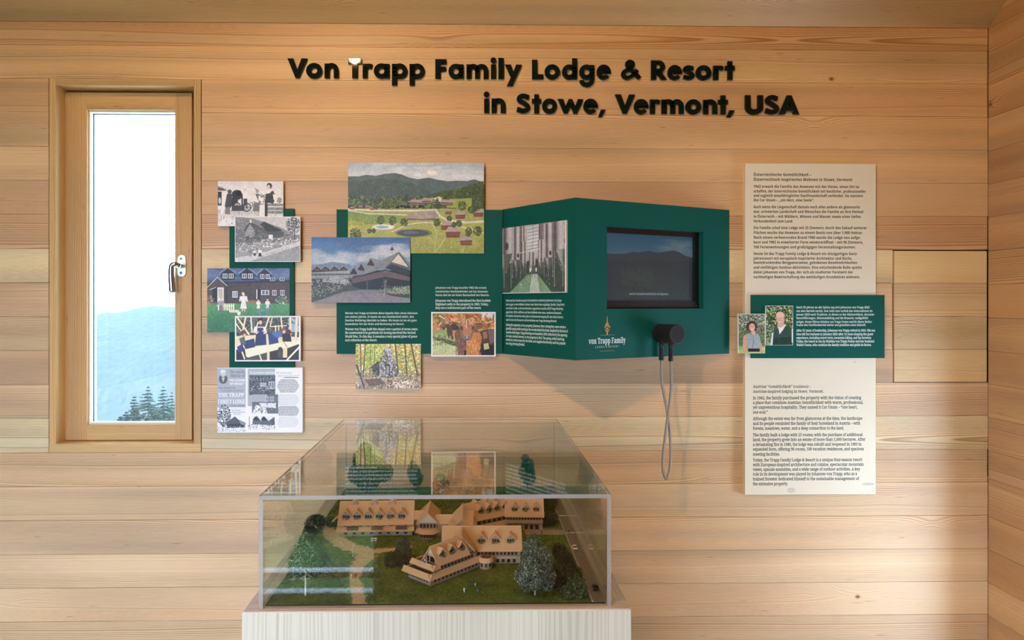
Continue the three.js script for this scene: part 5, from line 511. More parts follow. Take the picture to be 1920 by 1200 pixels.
{
  const o = thing('display_plinth', 'whitewashed wooden plinth under the clear model case', 'plinth', [(PX0 + PX1) / 2, 0, (PZ0 + PZ1) / 2]), W = PX1 - PX0, D = PZ1 - PZ0, t = 0.022;
  mesh('front_panel', paleBox(W, PY - 0.002, t), paleMat, o, [0, PY / 2 - 0.001, D / 2 - t / 2]); mesh('back_panel', paleBox(W, PY - 0.002, t), paleMat, o, [0, PY / 2 - 0.001, -D / 2 + t / 2]);
  for (const s of [-1, 1]) mesh('side_panel', paleBox(t, PY - 0.002, D - 2 * t), paleMat, o, [s * (W / 2 - t / 2), PY / 2 - 0.001, 0]);
  const rw = 0.032; for (const s of [-1, 1]) { mesh('top_rim', paleBox(W - 0.0016, 0.004, rw, 'x'), rimMat, o, [0, PY - 0.002, s * (D / 2 - rw / 2 - 0.0008)]); mesh('top_rim', paleBox(rw, 0.004, D - 2 * rw - 0.002, 'z'), rimMat, o, [s * (W / 2 - rw / 2 - 0.0008), PY - 0.002, 0]); }
  mesh('shelf_board', box(W - 2 * t - 0.002, 0.012, D - 2 * t - 0.002), rimMat, o, [0, PY - 0.011, 0]);
}
{
  const o = thing('clear_cover', 'clear acrylic box covering the landscape model', 'display case', [0, PY, 0]), t = 0.0065, H = CY1 - PY, W = CX1 - CX0, D = CZ1 - CZ0, xc = (CX0 + CX1) / 2, zc = (CZ0 + CZ1) / 2;
  const ac = phys({ color: rgb(250, 252, 250), transmission: 1, roughness: 0, thickness: 0, ior: 1.49 }), ed = phys({ color: rgb(232, 226, 222), transmission: 0.7, roughness: 0.25, thickness: 0, ior: 1.49 });
  mesh('top_plate', box(W - 0.002, t, D - 0.002), ac, o, [xc, H - t / 2, zc]); mesh('front_plate', box(W - 2 * t - 0.001, H - t - 0.0006, t), ac, o, [xc, (H - t) / 2, CZ1 - t / 2]); mesh('back_plate', box(W - 2 * t - 0.001, H - t - 0.0006, t), ac, o, [xc, (H - t) / 2, CZ0 + t / 2]);
  for (const x of [CX0 + t / 2, CX1 - t / 2]) mesh('side_plate', box(t, H - t - 0.0006, D), ac, o, [x, (H - t) / 2, zc]);
  mesh('polished_edge', box(W, t, 0.001), ed, o, [xc, H - t / 2, CZ1]); mesh('polished_edge', box(W, 0.0018, 0.001), ed, o, [xc, H - 0.0009, CZ0]);
  for (const x of [CX0, CX1]) { mesh('polished_edge', box(0.001, 0.0035, D - 0.002), ed, o, [x, H - 0.0018, zc]); mesh('polished_edge', box(t, H - t - 0.001, 0.001), ed, o, [x === CX0 ? x + t / 2 : x - t / 2, (H - t) / 2, CZ1 + 0.0002]); mesh('polished_edge', box(0.002, H - t - 0.001, 0.001), ed, o, [x === CX0 ? x + 0.0075 : x - 0.0075, (H - t) / 2, CZ0 - 0.0004]); }
}
// landscape base
const GX0 = CX0 + 0.008, GX1 = CX1 - 0.0075, GZ0 = CZ0 + 0.008, GZ1 = CZ1 - 0.009, ROADX = 0.1985;
const track = [[676, 1150, 34], [672, 1112, 27], [664, 1085, 21], [670, 1062, 27], [684, 1045, 42], [692, 1034, 48]].map(([x, y, w]) => { const p = gp(x, y); return [p.x, p.z, w / 2 * (DIST - p.z) / F]; });
const trackL = [[690, 1036, 50], [664, 1028, 44], [640, 1018, 38], [620, 1002, 34], [608, 985, 30]].map(([x, y, w]) => { const p = gp(x, y); return [p.x, p.z, w / 2 * (DIST - p.z) / F]; }), trackR = [[690, 1036, 36], [715, 1032, 26], [742, 1029, 20], [768, 1024, 12]].map(([x, y, w]) => { const p = gp(x, y); return [p.x, p.z, w / 2 * (DIST - p.z) / F]; });
function onTrack(x, z) { let best = 9; for (const t of [track, trackL, trackR]) for (let i = 0; i + 1 < t.length; i++) { const [ax, az, aw] = t[i], [bx, bz, bw] = t[i + 1], dx = bx - ax, dz = bz - az, s = Math.min(1, Math.max(0, ((x - ax) * dx + (z - az) * dz) / (dx * dx + dz * dz))); best = Math.min(best, Math.hypot(x - ax - dx * s, z - az - dz * s) / (aw + (bw - aw) * s)); } return best; }
const gravel = (x, z) => { const p = gp(985, 1003), q = gp(1058, 993); return x > p.x && x < ROADX && z > q.z && z < p.z; };
const model = thing('landscape_model', 'green model lawn with sandy path and road inside the clear case', 'model', [0, PY, 0]);
{
  const W = GX1 - GX0, D = GZ1 - GZ0; mesh('base_board', box(W, YG - PY - 0.001, D, (GX0 + GX1) / 2, (YG - PY - 0.001) / 2 + 0.0004, (GZ0 + GZ1) / 2), std({ color: rgb(40, 36, 30), roughness: 0.9 }), model);
  const S = 1500, cw = Math.round(W * S), chh = Math.round(D * S), d = new Uint8Array(cw * chh * 4), q = rng(200);
  for (let j = 0; j < chh; j++) for (let i = 0; i < cw; i++) {
    const x = GX0 + i / S, z = GZ0 + j / S, n1 = vn(x * 40, z * 40), n2 = vn(x * 220, z * 220), n3 = q(), e = onTrack(x, z) + (n2 - 0.5) * 0.5 + (vn(x * 90, z * 90) - 0.5) * 0.5; let c = [70 + 30 * n1 + 30 * (n2 - 0.5), 92 + 26 * n1 + 34 * (n2 - 0.5), 32 + 12 * n1];
    if (x < -0.2 && z < 0.76) { const k = 0.5 * sm(-0.18, -0.26, x); c = [c[0] + 40 * k, c[1] + 26 * k, c[2] + 22 * k]; } if (e < 1) { const k = sm(1, 0.75, e); const sand = [198 + 26 * (n2 - 0.5), 172 + 24 * (n2 - 0.5), 130 + 22 * (n2 - 0.5)]; c = c.map((v, t) => v + (sand[t] - v) * k); } if (gravel(x, z)) c = [150 + 60 * (n3 - 0.5), 138 + 58 * (n3 - 0.5), 112 + 50 * (n3 - 0.5)];
    const s = 1 + (n3 - 0.5) * 0.24, k = (j * cw + i) * 4; for (let t = 0; t < 3; t++) d[k + t] = Math.max(0, Math.min(255, c[t] * s)); d[k + 3] = 255;
  }
  const t = new THREE.DataTexture(d, cw, chh); t.colorSpace = THREE.SRGBColorSpace; t.magFilter = THREE.LinearFilter; t.minFilter = THREE.LinearFilter; t.flipY = true; t.needsUpdate = true;
  const lw = ROADX - GX0, g = new THREE.PlaneGeometry(W, D, 50, 64); g.rotateX(-Math.PI / 2); g.translate((GX0 + GX1) / 2, YG - PY, (GZ0 + GZ1) / 2); mesh('lawn', g, std({ map: t, roughness: 1 }), model);
  mesh('road', box(GX1 - ROADX, 0.0012, D - 0.001, (GX1 + ROADX) / 2, YG - PY + 0.0006, (GZ0 + GZ1) / 2), std({ color: rgb(112, 102, 88), roughness: 0.85 }), model); mesh('kerb', box(0.0022, 0.0024, D - 0.001, ROADX - 0.001, YG - PY + 0.0012, (GZ0 + GZ1) / 2), std({ color: rgb(158, 148, 132), roughness: 0.9 }), model);
  const sg = box(0.0014, 0.0006, 0.0062), wm = std({ color: rgb(236, 234, 226), roughness: 0.7 }); for (const py of [968, 1000]) { const z = gp(1060, py).z; for (let k = 0; k < 7; k++) mesh('crossing_stripe', sg, wm, model, [ROADX + 0.0028 + k * 0.0027, YG - PY + 0.0014, z]); }
  const st = new THREE.IcosahedronGeometry(0.0022, 0), sm2 = [std({ color: rgb(142, 134, 118), roughness: 1 }), std({ color: rgb(112, 106, 96), roughness: 1 })]; for (let k = 0; k < 16; k++) { const p = gp(1012 + k * 2.7, 992.5 + (k % 3) * 0.5), m = mesh('border_stone', st, sm2[k % 2], model, [p.x, YG - PY + 0.0012, p.z]); m.rotation.set(k, k * 2, 0); }
  // flock grass
  const blade = new THREE.BufferGeometry(); blade.setAttribute('position', new THREE.Float32BufferAttribute([-0.0011, 0, 0, 0.0011, 0, 0.0003, 0.0003, 0.0021, 0.0004, 0, 0, -0.0011, 0.0003, 0, 0.0011, -0.0006, 0.0017, 0], 3)); blade.computeVertexNormals();
  const N = 15000, im = new THREE.InstancedMesh(blade, std({ color: 0xffffff, roughness: 1, side: THREE.DoubleSide }), N), mt = new THREE.Matrix4(), col = new THREE.Color(), e = new THREE.Euler(), qt = new THREE.Quaternion(), v = new THREE.Vector3(), sc = new THREE.Vector3(); let k = 0;
  while (k < N) { const x = rr(GX0 + 0.002, ROADX - 0.003, q), z = rr(GZ0 + 0.002, GZ1 - 0.002, q); if (onTrack(x, z) < 1.05 || gravel(x, z)) continue; const n = vn(x * 40, z * 40), b = rr(0.5, 1.4, q), s = rr(0.5, 1.3, q), y = q() < 0.04 ? 2.2 : 1; e.set(rr(-0.4, 0.4, q), q() * 6.283, rr(-0.4, 0.4, q)); mt.compose(v.set(x, YG - PY, z), qt.setFromEuler(e), sc.set(s, s, s)); im.setMatrixAt(k, mt); im.setColorAt(k, col.setRGB((0.055 + 0.05 * n) * b * y, (0.105 + 0.055 * n) * b * y, 0.02 * b)); k++; }
  im.name = 'grass'; im.userData.kind = 'stuff'; model.add(im);
}
// ---- model buildings
const noiseTex = (() => { const N = 256, d = new Uint8Array(N * N * 4), q = rng(61); for (let i = 0; i < N * N; i++) { const v = 222 + 30 * (q() - 0.5) + 24 * (vn((i % N) * 0.25, (i >> 8) * 0.5) - 0.5); d[i * 4] = d[i * 4 + 1] = d[i * 4 + 2] = v; d[i * 4 + 3] = 255; } const t = new THREE.DataTexture(d, N, N); t.colorSpace = THREE.SRGBColorSpace; t.magFilter = THREE.LinearFilter; t.wrapS = t.wrapT = THREE.RepeatWrapping; t.needsUpdate = true; return t; })();
const roofMat = std({ map: noiseTex, color: rgb(238, 186, 134), roughness: 0.8 }), fasciaMat = std({ color: rgb(214, 168, 124), roughness: 0.8 }), wallMat = std({ color: rgb(172, 146, 126), roughness: 0.85 }), gableMat = std({ color: rgb(206, 184, 158), roughness: 0.85 }), glassMat = std({ color: rgb(34, 32, 32), roughness: 0.3 }), frameMat = std({ color: rgb(120, 100, 84), roughness: 0.7 }), deckMat = std({ color: rgb(104, 78, 62), roughness: 0.9 });
const flowerMat = std({ vertexColors: true, roughness: 0.9 });
function slab(L, th, s) { const g = new THREE.BoxGeometry(L, th, s), u = g.attributes.uv; for (let i = 0; i < u.count; i++) u.setXY(i, u.getX(i) * L * 22, u.getY(i) * s * 22); return g; }
function pentagon(half, eave, ridge, L) { const s = shapeOf([[-half, 0], [half, 0], [half, eave], [0, ridge], [-half, eave]]); const g = new THREE.ExtrudeGeometry(s, { depth: L, bevelEnabled: false }); g.rotateY(Math.PI / 2); return g; }
function place(a, b) { return Math.atan2(-(b.z - a.z), b.x - a.x); }
function house(name, label, a, b, half, eave, ridge, o = {}) {                      // ridge from a to b; local x along it, local z to its right
  const t = thing(name, label, 'model house', [a.x, YG, a.z], place(a, b), 'model lodge buildings'), L = Math.hypot(b.x - a.x, b.z - a.z), ov = o.over ?? 0.0035, inset = o.inset ?? 0.005;
  mesh('wall', pentagon(half - inset, eave - 0.001 + inset * (ridge - eave) / half * 0.6, ridge - 0.003, L - 2 * ov).translate(ov, 0, 0), o.wall ?? wallMat, t);
  const phi = Math.atan2(ridge - eave, half), s = Math.hypot(half, ridge - eave); for (const k of o.sides ?? [1, -1]) { const m = mesh('roof_slope', slab(L, 0.0022, s + 0.001), roofMat, t, [L / 2, (ridge + eave) / 2, k * half / 2]); m.rotation.x = k * phi; }
  mesh('ridge_cap', box(L, 0.0016, 0.003), fasciaMat, t, [L / 2, ridge + 0.001, 0]); t.userData.L = L; return Object.assign(t, { dims: { L, half, eave, ridge, phi } });
}
const dormerShapes = new Map();
function dormer(t, x, zf, side = 1, w = 0.019, hw = 0.0075, flowers = true, seed = 1) {
  const { half, eave, ridge } = t.dims, pitch = (ridge - eave) / half, hp = hw + w * 0.52, depth = hp / pitch, key = [w, hw, pitch.toFixed(3)].join(); const y = ridge - pitch * zf;
  if (!dormerShapes.has(key)) { const body = new THREE.ExtrudeGeometry(shapeOf([[-w * 0.4, -0.001], [w * 0.4, -0.001], [w * 0.4, hw], [0, hp - 0.001], [-w * 0.4, hw]]), { depth, bevelEnabled: false }); body.translate(0, 0, -depth); const sl = Math.hypot(w * 0.56, w * 0.52 * 1.1); dormerShapes.set(key, { body, roof: slab(sl, 0.0014, depth + 0.003), sl, fr: box(0.0012, hw * 0.9, 0.0006), gl: box(w * 0.17, hw * 0.72, 0.0006), rim: box(sl, 0.0018, 0.0008) }); }
  const S = dormerShapes.get(key), d = new THREE.Group(); d.name = 'dormer'; d.position.set(x, y, side * zf); d.rotation.y = side > 0 ? 0 : Math.PI; t.add(d);
  mesh('dormer_wall', S.body, wallMat, d); for (const k of [1, -1]) { const r = mesh('dormer_roof', S.roof, roofMat, d, [k * w * 0.27, (hw + hp) / 2 - 0.0004, -depth / 2 + 0.0015]); r.rotation.z = -k * Math.atan2(0.52 * 1.1, 0.56); const m = mesh('dormer_fascia', S.rim, fasciaMat, d, [k * w * 0.27, (hw + hp) / 2 - 0.0004, 0.0032]); m.rotation.z = -k * Math.atan2(0.52 * 1.1, 0.56); }
  for (const k of [-1, 0, 1]) mesh('dormer_window', S.gl, glassMat, d, [k * w * 0.23, hw * 0.55, 0.0003]);
  if (flowers) { const q = rng(seed), list = [[0.07, 0.15, 0.03], [0.1, 0.2, 0.04], [0.7, 0.72, 0.6], [0.07, 0.14, 0.03], [0.05, 0.1, 0.03], seed % 3 ? [0.5, 0.5, 0.2] : [0.45, 0.06, 0.06]]; mesh('flower_box', leafCloud(q, [[-w * 0.22, 0.0015, 0.0025, 0.003], [0, 0.001, 0.003, 0.0032], [w * 0.22, 0.0015, 0.0025, 0.003]], 190, 0.0012, list), flowerMat, d); }
}
function windowRow(t, x0, x1, n, y, z, w, h) { const g = box(w, h, 0.0008); for (let k = 0; k < n; k++) mesh('window', g, glassMat, t, [x0 + (x1 - x0) * (k + 0.5) / n, y, z]); }
function skirt(t, x0, x1, z, yTop, yBot, out, turn = 0, px = 0, pz = 0) { const s = Math.hypot(out, yTop - yBot), g = slab(x1 - x0, 0.0018, s), m = mesh('porch_roof', g, roofMat, t); m.rotation.order = 'YXZ'; m.rotation.set(Math.atan2(yTop - yBot, out), turn, 0); m.position.set((x0 + x1) / 2, (yTop + yBot) / 2, z + out / 2); if (turn) m.position.set(px, (yTop + yBot) / 2, pz); return m; }
{ // long wing behind the sandy path
  const a = gp(637.8, 941.4, 0.063), b = gp(777.5, 939.5, 0.063), t = house('model_house', 'long model lodge wing with six dormers behind the sandy path', a, b, 0.039, 0.024, 0.063), L = t.dims.L;
  for (let k = 0; k < 6; k++) dormer(t, L * (0.105 + 0.1465 * k), 0.0275, 1, 0.0205, 0.0075, true, k + 1); for (const k of [0.2, 0.46, 0.7]) dormer(t, L * k, 0.008, -1, 0.016, 0.006, false);
  skirt(t, -0.002, L + 0.001, 0.0335, 0.0205, 0.0125, 0.0125); windowRow(t, 0.008, L - 0.008, 9, 0.0205, 0.0345, 0.006, 0.0035); windowRow(t, 0.008, L - 0.008, 8, 0.0065, 0.0345, 0.0065, 0.005); for (const k of [0.2, 0.52, 0.84]) mesh('balcony', box(0.024, 0.0065, 0.004), deckMat, t, [L * k, 0.0182, 0.0415]);
  const e = mesh('porch_roof', slab(0.03, 0.0018, 0.014), roofMat, t, [-0.006, 0.03, -0.005]); e.rotation.z = 0.7;
}
{ const a = gp(802, 963, 0.052), b = gp(807, 940, 0.052), t = house('model_tower_house', 'small pointed model house with curved porch between two long wings', a, b, 0.0225, 0.031, 0.052, { inset: 0.004 });
  const q = mesh('gable', new THREE.ExtrudeGeometry(shapeOf([[-0.0185, 0.0325], [0.0185, 0.0325], [0, 0.0495]]), { depth: 0.0008, bevelEnabled: false }).rotateY(-Math.PI / 2), gableMat, t, [0.0035, 0, 0]); for (let k = -2; k < 3; k++) mesh('window', box(0.0008, 0.008, 0.0052), glassMat, t, [0.0032, 0.0255, k * 0.007]);
  const cone = new THREE.CylinderGeometry(0.0205, 0.0285, 0.008, 8, 1, false); cone.rotateY(Math.PI / 8); mesh('porch_roof', cone, roofMat, t, [0.012, 0.0165, 0]); const drum = new THREE.CylinderGeometry(0.021, 0.021, 0.0125, 8); drum.rotateY(Math.PI / 8); mesh('porch_wall', drum, wallMat, t, [0.012, 0.0062, 0]); for (let k = -2; k < 3; k++) mesh('window', box(0.0008, 0.0062, 0.0048), glassMat, t, [-0.0079, 0.007, k * 0.0064]); }
house('model_link_roof', 'low model link between six-dormer wing and pointed house', gp(774, 959, 0.045), gp(800, 958, 0.045), 0.0145, 0.032, 0.045);
house('model_link_roof', 'low model link between pointed house and ridge with slits', gp(817, 966, 0.042), gp(852, 966, 0.042), 0.0165, 0.028, 0.042);
{ const a = gp(866, 976, 0.06), b = gp(868, 945, 0.06), t = house('model_house', 'model house whose ridge points to the front, stepped dormers along one slope', a, b, 0.0285, 0.032, 0.06), L = t.dims.L; for (let k = 0; k < 4; k++) dormer(t, 0.016 + k * 0.021, 0.019, 1, 0.017, 0.006, false); mesh('gable', new THREE.ExtrudeGeometry(shapeOf([[-0.023, 0.036], [0.023, 0.036], [0, 0.0575]]), { depth: 0.0008, bevelEnabled: false }).rotateY(-Math.PI / 2), gableMat, t, [0.0032, 0, 0]); for (let k = 0; k < 5; k++) { const m = mesh('roof_slit', box(0.0012, 0.0012, 0.007), glassMat, t, [0.012 + k * 0.012, 0.0445, -0.0165]); m.rotation.x = -t.dims.phi; } }
{ const a = gp(866, 947, 0.06), b = gp(954, 930.5, 0.06), t = house('model_house', 'slanting model wing with four dormers behind the ridge with slits', a, b, 0.031, 0.03, 0.06), L = t.dims.L; for (let k = 0; k < 4; k++) dormer(t, 0.036 + k * 0.021, 0.019, 1, 0.018, 0.007, true, 20 + k); skirt(t, 0.01, L - 0.004, 0.026, 0.0185, 0.0115, 0.01); windowRow(t, 0.02, L - 0.012, 7, 0.0235, 0.0268, 0.006, 0.006); windowRow(t, 0.02, L - 0.012, 6, 0.006, 0.0268, 0.006, 0.006); for (const k of [0.3, 0.5, 0.7]) dormer(t, L * k, 0.009, -1, 0.014, 0.005, false); }
{ const a = gp(946, 935.5, 0.06), b = gp(1019, 936, 0.06), t = house('model_house', 'model wing with three dormers nearest the road', a, b, 0.0308, 0.0294, 0.06), L = t.dims.L; for (let k = 0; k < 3; k++) dormer(t, L * (0.26 + 0.273 * k), 0.0195, 1, 0.0175, 0.006, true, 30 + k); windowRow(t, 0.004, L - 0.006, 12, 0.0255, 0.0266, 0.0036, 0.006); mesh('balcony', box(L - 0.006, 0.006, 0.005), wallMat, t, [L / 2, 0.0195, 0.0295]); windowRow(t, 0.006, L - 0.01, 6, 0.007, 0.0266, 0.0075, 0.009); }
{ const a = gp(829, 987.4, 0.06), b = gp(977.4, 987, 0.06), t = house('model_house', 'broad model wing with three dormers in front of the tall silver tree', a, b, 0.0358, 0.024, 0.06), L = t.dims.L; for (const px of [903, 929, 957]) dormer(t, (gp(px, 1000, 0.05).x - a.x) * 1.0, 0.0228, 1, 0.0195, 0.0065, true, 40 + px); windowRow(t, 0.06, L - 0.008, 12, 0.0195, 0.0316, 0.0042, 0.0062); mesh('balcony', box(L - 0.064, 0.0055, 0.005), wallMat, t, [0.06 + (L - 0.064) / 2, 0.0128, 0.0335]); windowRow(t, 0.07, L - 0.01, 7, 0.0055, 0.0316, 0.0055, 0.0066); }
house('model_cross_gable', 'model cross gable joining the broad wing to the terraced wing', gp(864.5, 1007, 0.0605), gp(865.5, 990, 0.0605), 0.025, 0.034, 0.0605);
{ // terraced wing towards the viewer
  const a = gp(805.6, 1026.4, 0.06), b = gp(866, 1005.5, 0.06), t = house('model_house', 'front model wing stepping down in two roofed terraces', a, b, 0.021, 0.0315, 0.06, { inset: 0.005 }), L = t.dims.L + 0.035;
  mesh('gable', new THREE.ExtrudeGeometry(shapeOf([[-0.0085, 0.0475], [0.0085, 0.0475], [0, 0.0585]]), { depth: 0.0006, bevelEnabled: false }).rotateY(-Math.PI / 2), gableMat, t, [0.0034, 0, 0]); for (const z of [-0.0075, 0.001, 0.0065]) mesh('window', box(0.0008, 0.0095, 0.005), glassMat, t, [0.0031, 0.0385, z]);
  for (const k of [0.018, 0.042, 0.066]) dormer(t, k, 0.0125, 1, 0.0165, 0.006, true, 50 + k * 1000); const ph = t.dims.phi;
  const tier = (x0, x1, z0, z1, y0, y1, wy0, long) => { mesh('terrace', box(x1 - x0, 0.0016, z1 - z0), deckMat, t, [(x0 + x1) / 2, y1 - 0.003, (z0 + z1) / 2]); mesh('terrace_wall', box(x1 - x0 - 0.006, y1 - wy0 - 0.003, z1 - z0 - 0.006), wallMat, t, [(x0 + x1) / 2 + 0.002, (y1 - 0.003 + wy0) / 2, (z0 + z1) / 2]);
    skirt(t, x0 - 0.004, long ? x1 : 0.006, z1 - 0.002, y1, y0, 0.0065); skirt(t, 0, z1 - z0 + 0.01, 0, y1, y0, 0.0065, -Math.PI / 2, x0 - 0.00125, (z0 + z1) / 2); skirt(t, 0, x1 - x0, 0, y1, y0, 0.0065, Math.PI, (x0 + x1) / 2, z0 - 0.00125); };
  tier(-0.0185, L, -0.044, 0.0205, 0.0125, 0.0215, 0, true); tier(-0.0085, L - 0.012, -0.034, 0.0185, 0.0265, 0.0340, 0.0195, false);
  const wgt = box(0.0008, 0.0055, 0.0036); for (let k = 0; k < 8; k++) mesh('window', wgt, glassMat, t, [-0.0138, 0.0075, -0.037 + k * 0.0064]); for (let k = 0; k < 6; k++) mesh('window', wgt, glassMat, t, [-0.0034, 0.0232, -0.027 + k * 0.006]); windowRow(t, -0.008, L - 0.01, 12, 0.0072, 0.0177, 0.0045, 0.0065); windowRow(t, 0.002, L - 0.02, 11, 0.0245, 0.0157, 0.0052, 0.0056);
}
{ const c = gp(911, 1066), t = thing('model_pavilion', 'small octagonal model pavilion with ring roof beside the terraced wing', 'model house', [c.x, YG, c.z - 0.006], 0, 'model lodge buildings'); const ro = new THREE.CylinderGeometry(0.0125, 0.0162, 0.0075, 8); ro.rotateY(Math.PI / 8); mesh('ring_roof', ro, roofMat, t, [0, 0.0165, 0]); const dr = new THREE.CylinderGeometry(0.0122, 0.0122, 0.013, 8); dr.rotateY(Math.PI / 8); mesh('wall', dr, wallMat, t, [0, 0.0065, 0]); mesh('terrace', cyl(0.0105, 0.0105, 0.0008, 8), deckMat, t, [0, 0.0206, 0]); for (let k = 0; k < 3; k++) { const a = (k - 1) * 0.7, w = mesh('window', box(0.0042, 0.0062, 0.0008), glassMat, t, [Math.sin(a) * 0.0118, 0.0075, Math.cos(a) * 0.0118]); w.rotation.y = a; } }
{ const p = gp(930, 984, 0.012), t = thing('model_terrace', 'reddish brown model terrace between the rear wings', 'model terrace', [p.x, YG, p.z]); mesh('deck', prism([[-0.02, 0.004], [0.045, 0.004], [0.03, -0.016], [-0.004, -0.014]], 0.008, 0.0105), std({ color: rgb(150, 96, 66), roughness: 0.9 }), t); mesh('retaining_wall', prism([[-0.019, 0.0035], [0.044, 0.0035], [0.029, -0.015], [-0.004, -0.0135]], 0, 0.0079), wallMat, t); }
// ---- model trees
function branchGeo(q, H, r0, n, spread) { const list = [sweep([0, 0.35, 0.7, 1].map((t) => new THREE.Vector3(rr(-1, 1, q) * 0.02 * H * t, H * t, rr(-1, 1, q) * 0.02 * H * t)), (t) => r0 * (1 - 0.7 * t), 6)]; for (let k = 0; k < n; k++) { const y = H * rr(0.3, 0.95, q), a = q() * 6.283, l = spread * rr(0.5, 1, q), d = rr(-0.2, 0.7, q); list.push(sweep([0, 0.5, 1].map((t) => new THREE.Vector3(Math.cos(a) * l * t, y + l * (d * t - 0.35 * t * t), Math.sin(a) * l * t)), (t) => r0 * 0.4 * (1 - 0.75 * t), 4)); } return merge(list); }
function modelTree(label, basePx, basePy, H, clusters, n, size, cols, bark, seed, nb = 14) { const b = gp(basePx, basePy), q = rng(seed), o = thing('model_tree', label, 'model tree', [b.x, YG, b.z], 0, 'model trees'); mesh('trunk', branchGeo(q, H * 0.8, H * 0.016, nb, H * 0.3), std({ color: rgb(...bark), roughness: 0.9 }), o); mesh('crown', leafCloud(q, clusters.map((c) => c.map((v, i) => i === 4 ? v : v * H)), n * 4, size * 0.8, cols.map((c) => c.map((v) => v * 1.5))), leafMat, o); return o; }
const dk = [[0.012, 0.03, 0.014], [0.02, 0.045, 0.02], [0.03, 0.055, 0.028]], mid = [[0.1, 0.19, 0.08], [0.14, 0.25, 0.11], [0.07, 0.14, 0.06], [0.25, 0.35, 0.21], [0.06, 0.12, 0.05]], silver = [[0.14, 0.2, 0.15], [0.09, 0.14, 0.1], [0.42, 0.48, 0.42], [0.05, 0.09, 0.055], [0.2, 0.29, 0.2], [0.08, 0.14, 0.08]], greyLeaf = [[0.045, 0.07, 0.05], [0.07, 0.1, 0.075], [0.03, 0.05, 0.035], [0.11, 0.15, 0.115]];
modelTree('dark round model tree behind the pale birch', 590, 1024, 0.066, [[0, 0.66, 0, 0.3], [-0.16, 0.42, 0, 0.2], [0.14, 0.78, 0, 0.18], [-0.2, 0.3, 0.1, 0.16]], 1500, 0.0021, dk, [60, 54, 44], 301);
modelTree('spreading light green model birch with a white trunk beside the path', 573, 1117, 0.107, [[0.04, 0.72, 0, 0.2], [0.14, 0.58, 0.05, 0.22], [-0.06, 0.55, 0, 0.2], [0.26, 0.48, 0, 0.16], [-0.12, 0.38, 0, 0.1], [0.02, 0.86, 0, 0.12], [0.12, 0.36, 0, 0.1]], 5200, 0.0024, [...mid, [0.13, 0.24, 0.1], [0.3, 0.36, 0.28]], [214, 206, 188], 302, 44);
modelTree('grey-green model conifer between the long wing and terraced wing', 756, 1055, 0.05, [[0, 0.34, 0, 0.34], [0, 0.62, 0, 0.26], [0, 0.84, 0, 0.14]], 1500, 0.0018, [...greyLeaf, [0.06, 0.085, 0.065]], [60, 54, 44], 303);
modelTree('tall silver-leaved model tree in front of the broad wing', 1003, 1116, 0.106, [[0, 0.36, 0, 0.27], [0.04, 0.55, 0, 0.25], [-0.02, 0.72, 0, 0.18], [-0.03, 0.88, 0, 0.1], [0.16, 0.3, 0, 0.18], [-0.17, 0.32, 0, 0.16], [0.2, 0.16, 0, 0.1], [-0.14, 0.16, 0, 0.1]], 5200, 0.0019, silver, [196, 190, 176], 304, 40);
modelTree('dark model bush between silver tree and road', 1058, 1096, 0.05, [[0, 0.5, 0, 0.42], [0.3, 0.3, 0, 0.36], [-0.3, 0.3, 0.1, 0.34], [0.05, 0.78, 0, 0.2]], 2200, 0.002, [...dk, [0.04, 0.075, 0.03]], [60, 54, 44], 305);
modelTree('tall dark model tree at the rear corner of the lawn', 690, 922, 0.13, [[0, 0.5, 0, 0.26], [-0.1, 0.66, 0, 0.2], [0.16, 0.48, 0, 0.22], [-0.06, 0.86, 0, 0.13], [-0.2, 0.36, 0, 0.2], [0.3, 0.4, 0, 0.2], [0, 0.24, 0, 0.24]], 6500, 0.0032, [...dk, [0.05, 0.07, 0.03]], [70, 62, 50], 306);
modelTree('slim dark model tree beside the rear corner tree', 776, 921, 0.086, [[0, 0.6, 0, 0.2], [0.06, 0.42, 0, 0.22], [-0.04, 0.8, 0, 0.13], [0.1, 0.3, 0, 0.14]], 1700, 0.0023, dk, [70, 62, 50], 307);
modelTree('dark model tree behind the white-framed reflection, short and twiggy', 826, 934, 0.066, [[0, 0.68, 0, 0.24], [-0.15, 0.52, 0, 0.18], [0.16, 0.54, 0, 0.18]], 1100, 0.0022, dk, [150, 144, 130], 308, 30);
modelTree('oval dark model tree standing alone at the rear of the lawn', 988, 922, 0.104, [[0, 0.5, 0, 0.2], [0.02, 0.68, 0, 0.16], [-0.04, 0.84, 0, 0.1], [0.05, 0.34, 0, 0.17]], 2400, 0.0022, dk, [70, 62, 50], 309);
modelTree('low model bush at the gable end of the six-dormer wing', 620, 988, 0.02, [[0, 0.5, 0, 0.55], [0.8, 0.4, 0, 0.45]], 700, 0.0018, [...dk, ...mid], [60, 54, 44], 310, 4);
modelTree('round model bush on the lawn below the grey conifer', 735, 1062, 0.03, [[0, 0.4, 0, 0.5], [0.6, 0.4, 0, 0.4], [0.3, 0.7, 0, 0.3]], 1000, 0.002, [...dk, [0.035, 0.07, 0.02]], [60, 54, 44], 311, 4);
modelTree('dark model hedge tree between three-dormer wing and road', 1030, 955, 0.04, [[0, 0.5, 0, 0.5], [-0.1, 0.3, 0.5, 0.4], [0, 0.6, -0.5, 0.4]], 1300, 0.002, dk, [60, 54, 44], 312, 6);
modelTree('leafy model bush above the gravel path', 1030, 985, 0.03, [[0, 0.45, 0, 0.5], [-0.6, 0.4, 0, 0.45], [0.3, 0.4, -0.4, 0.45]], 1100, 0.002, [...dk, [0.06, 0.06, 0.025]], [60, 54, 44], 313, 6);
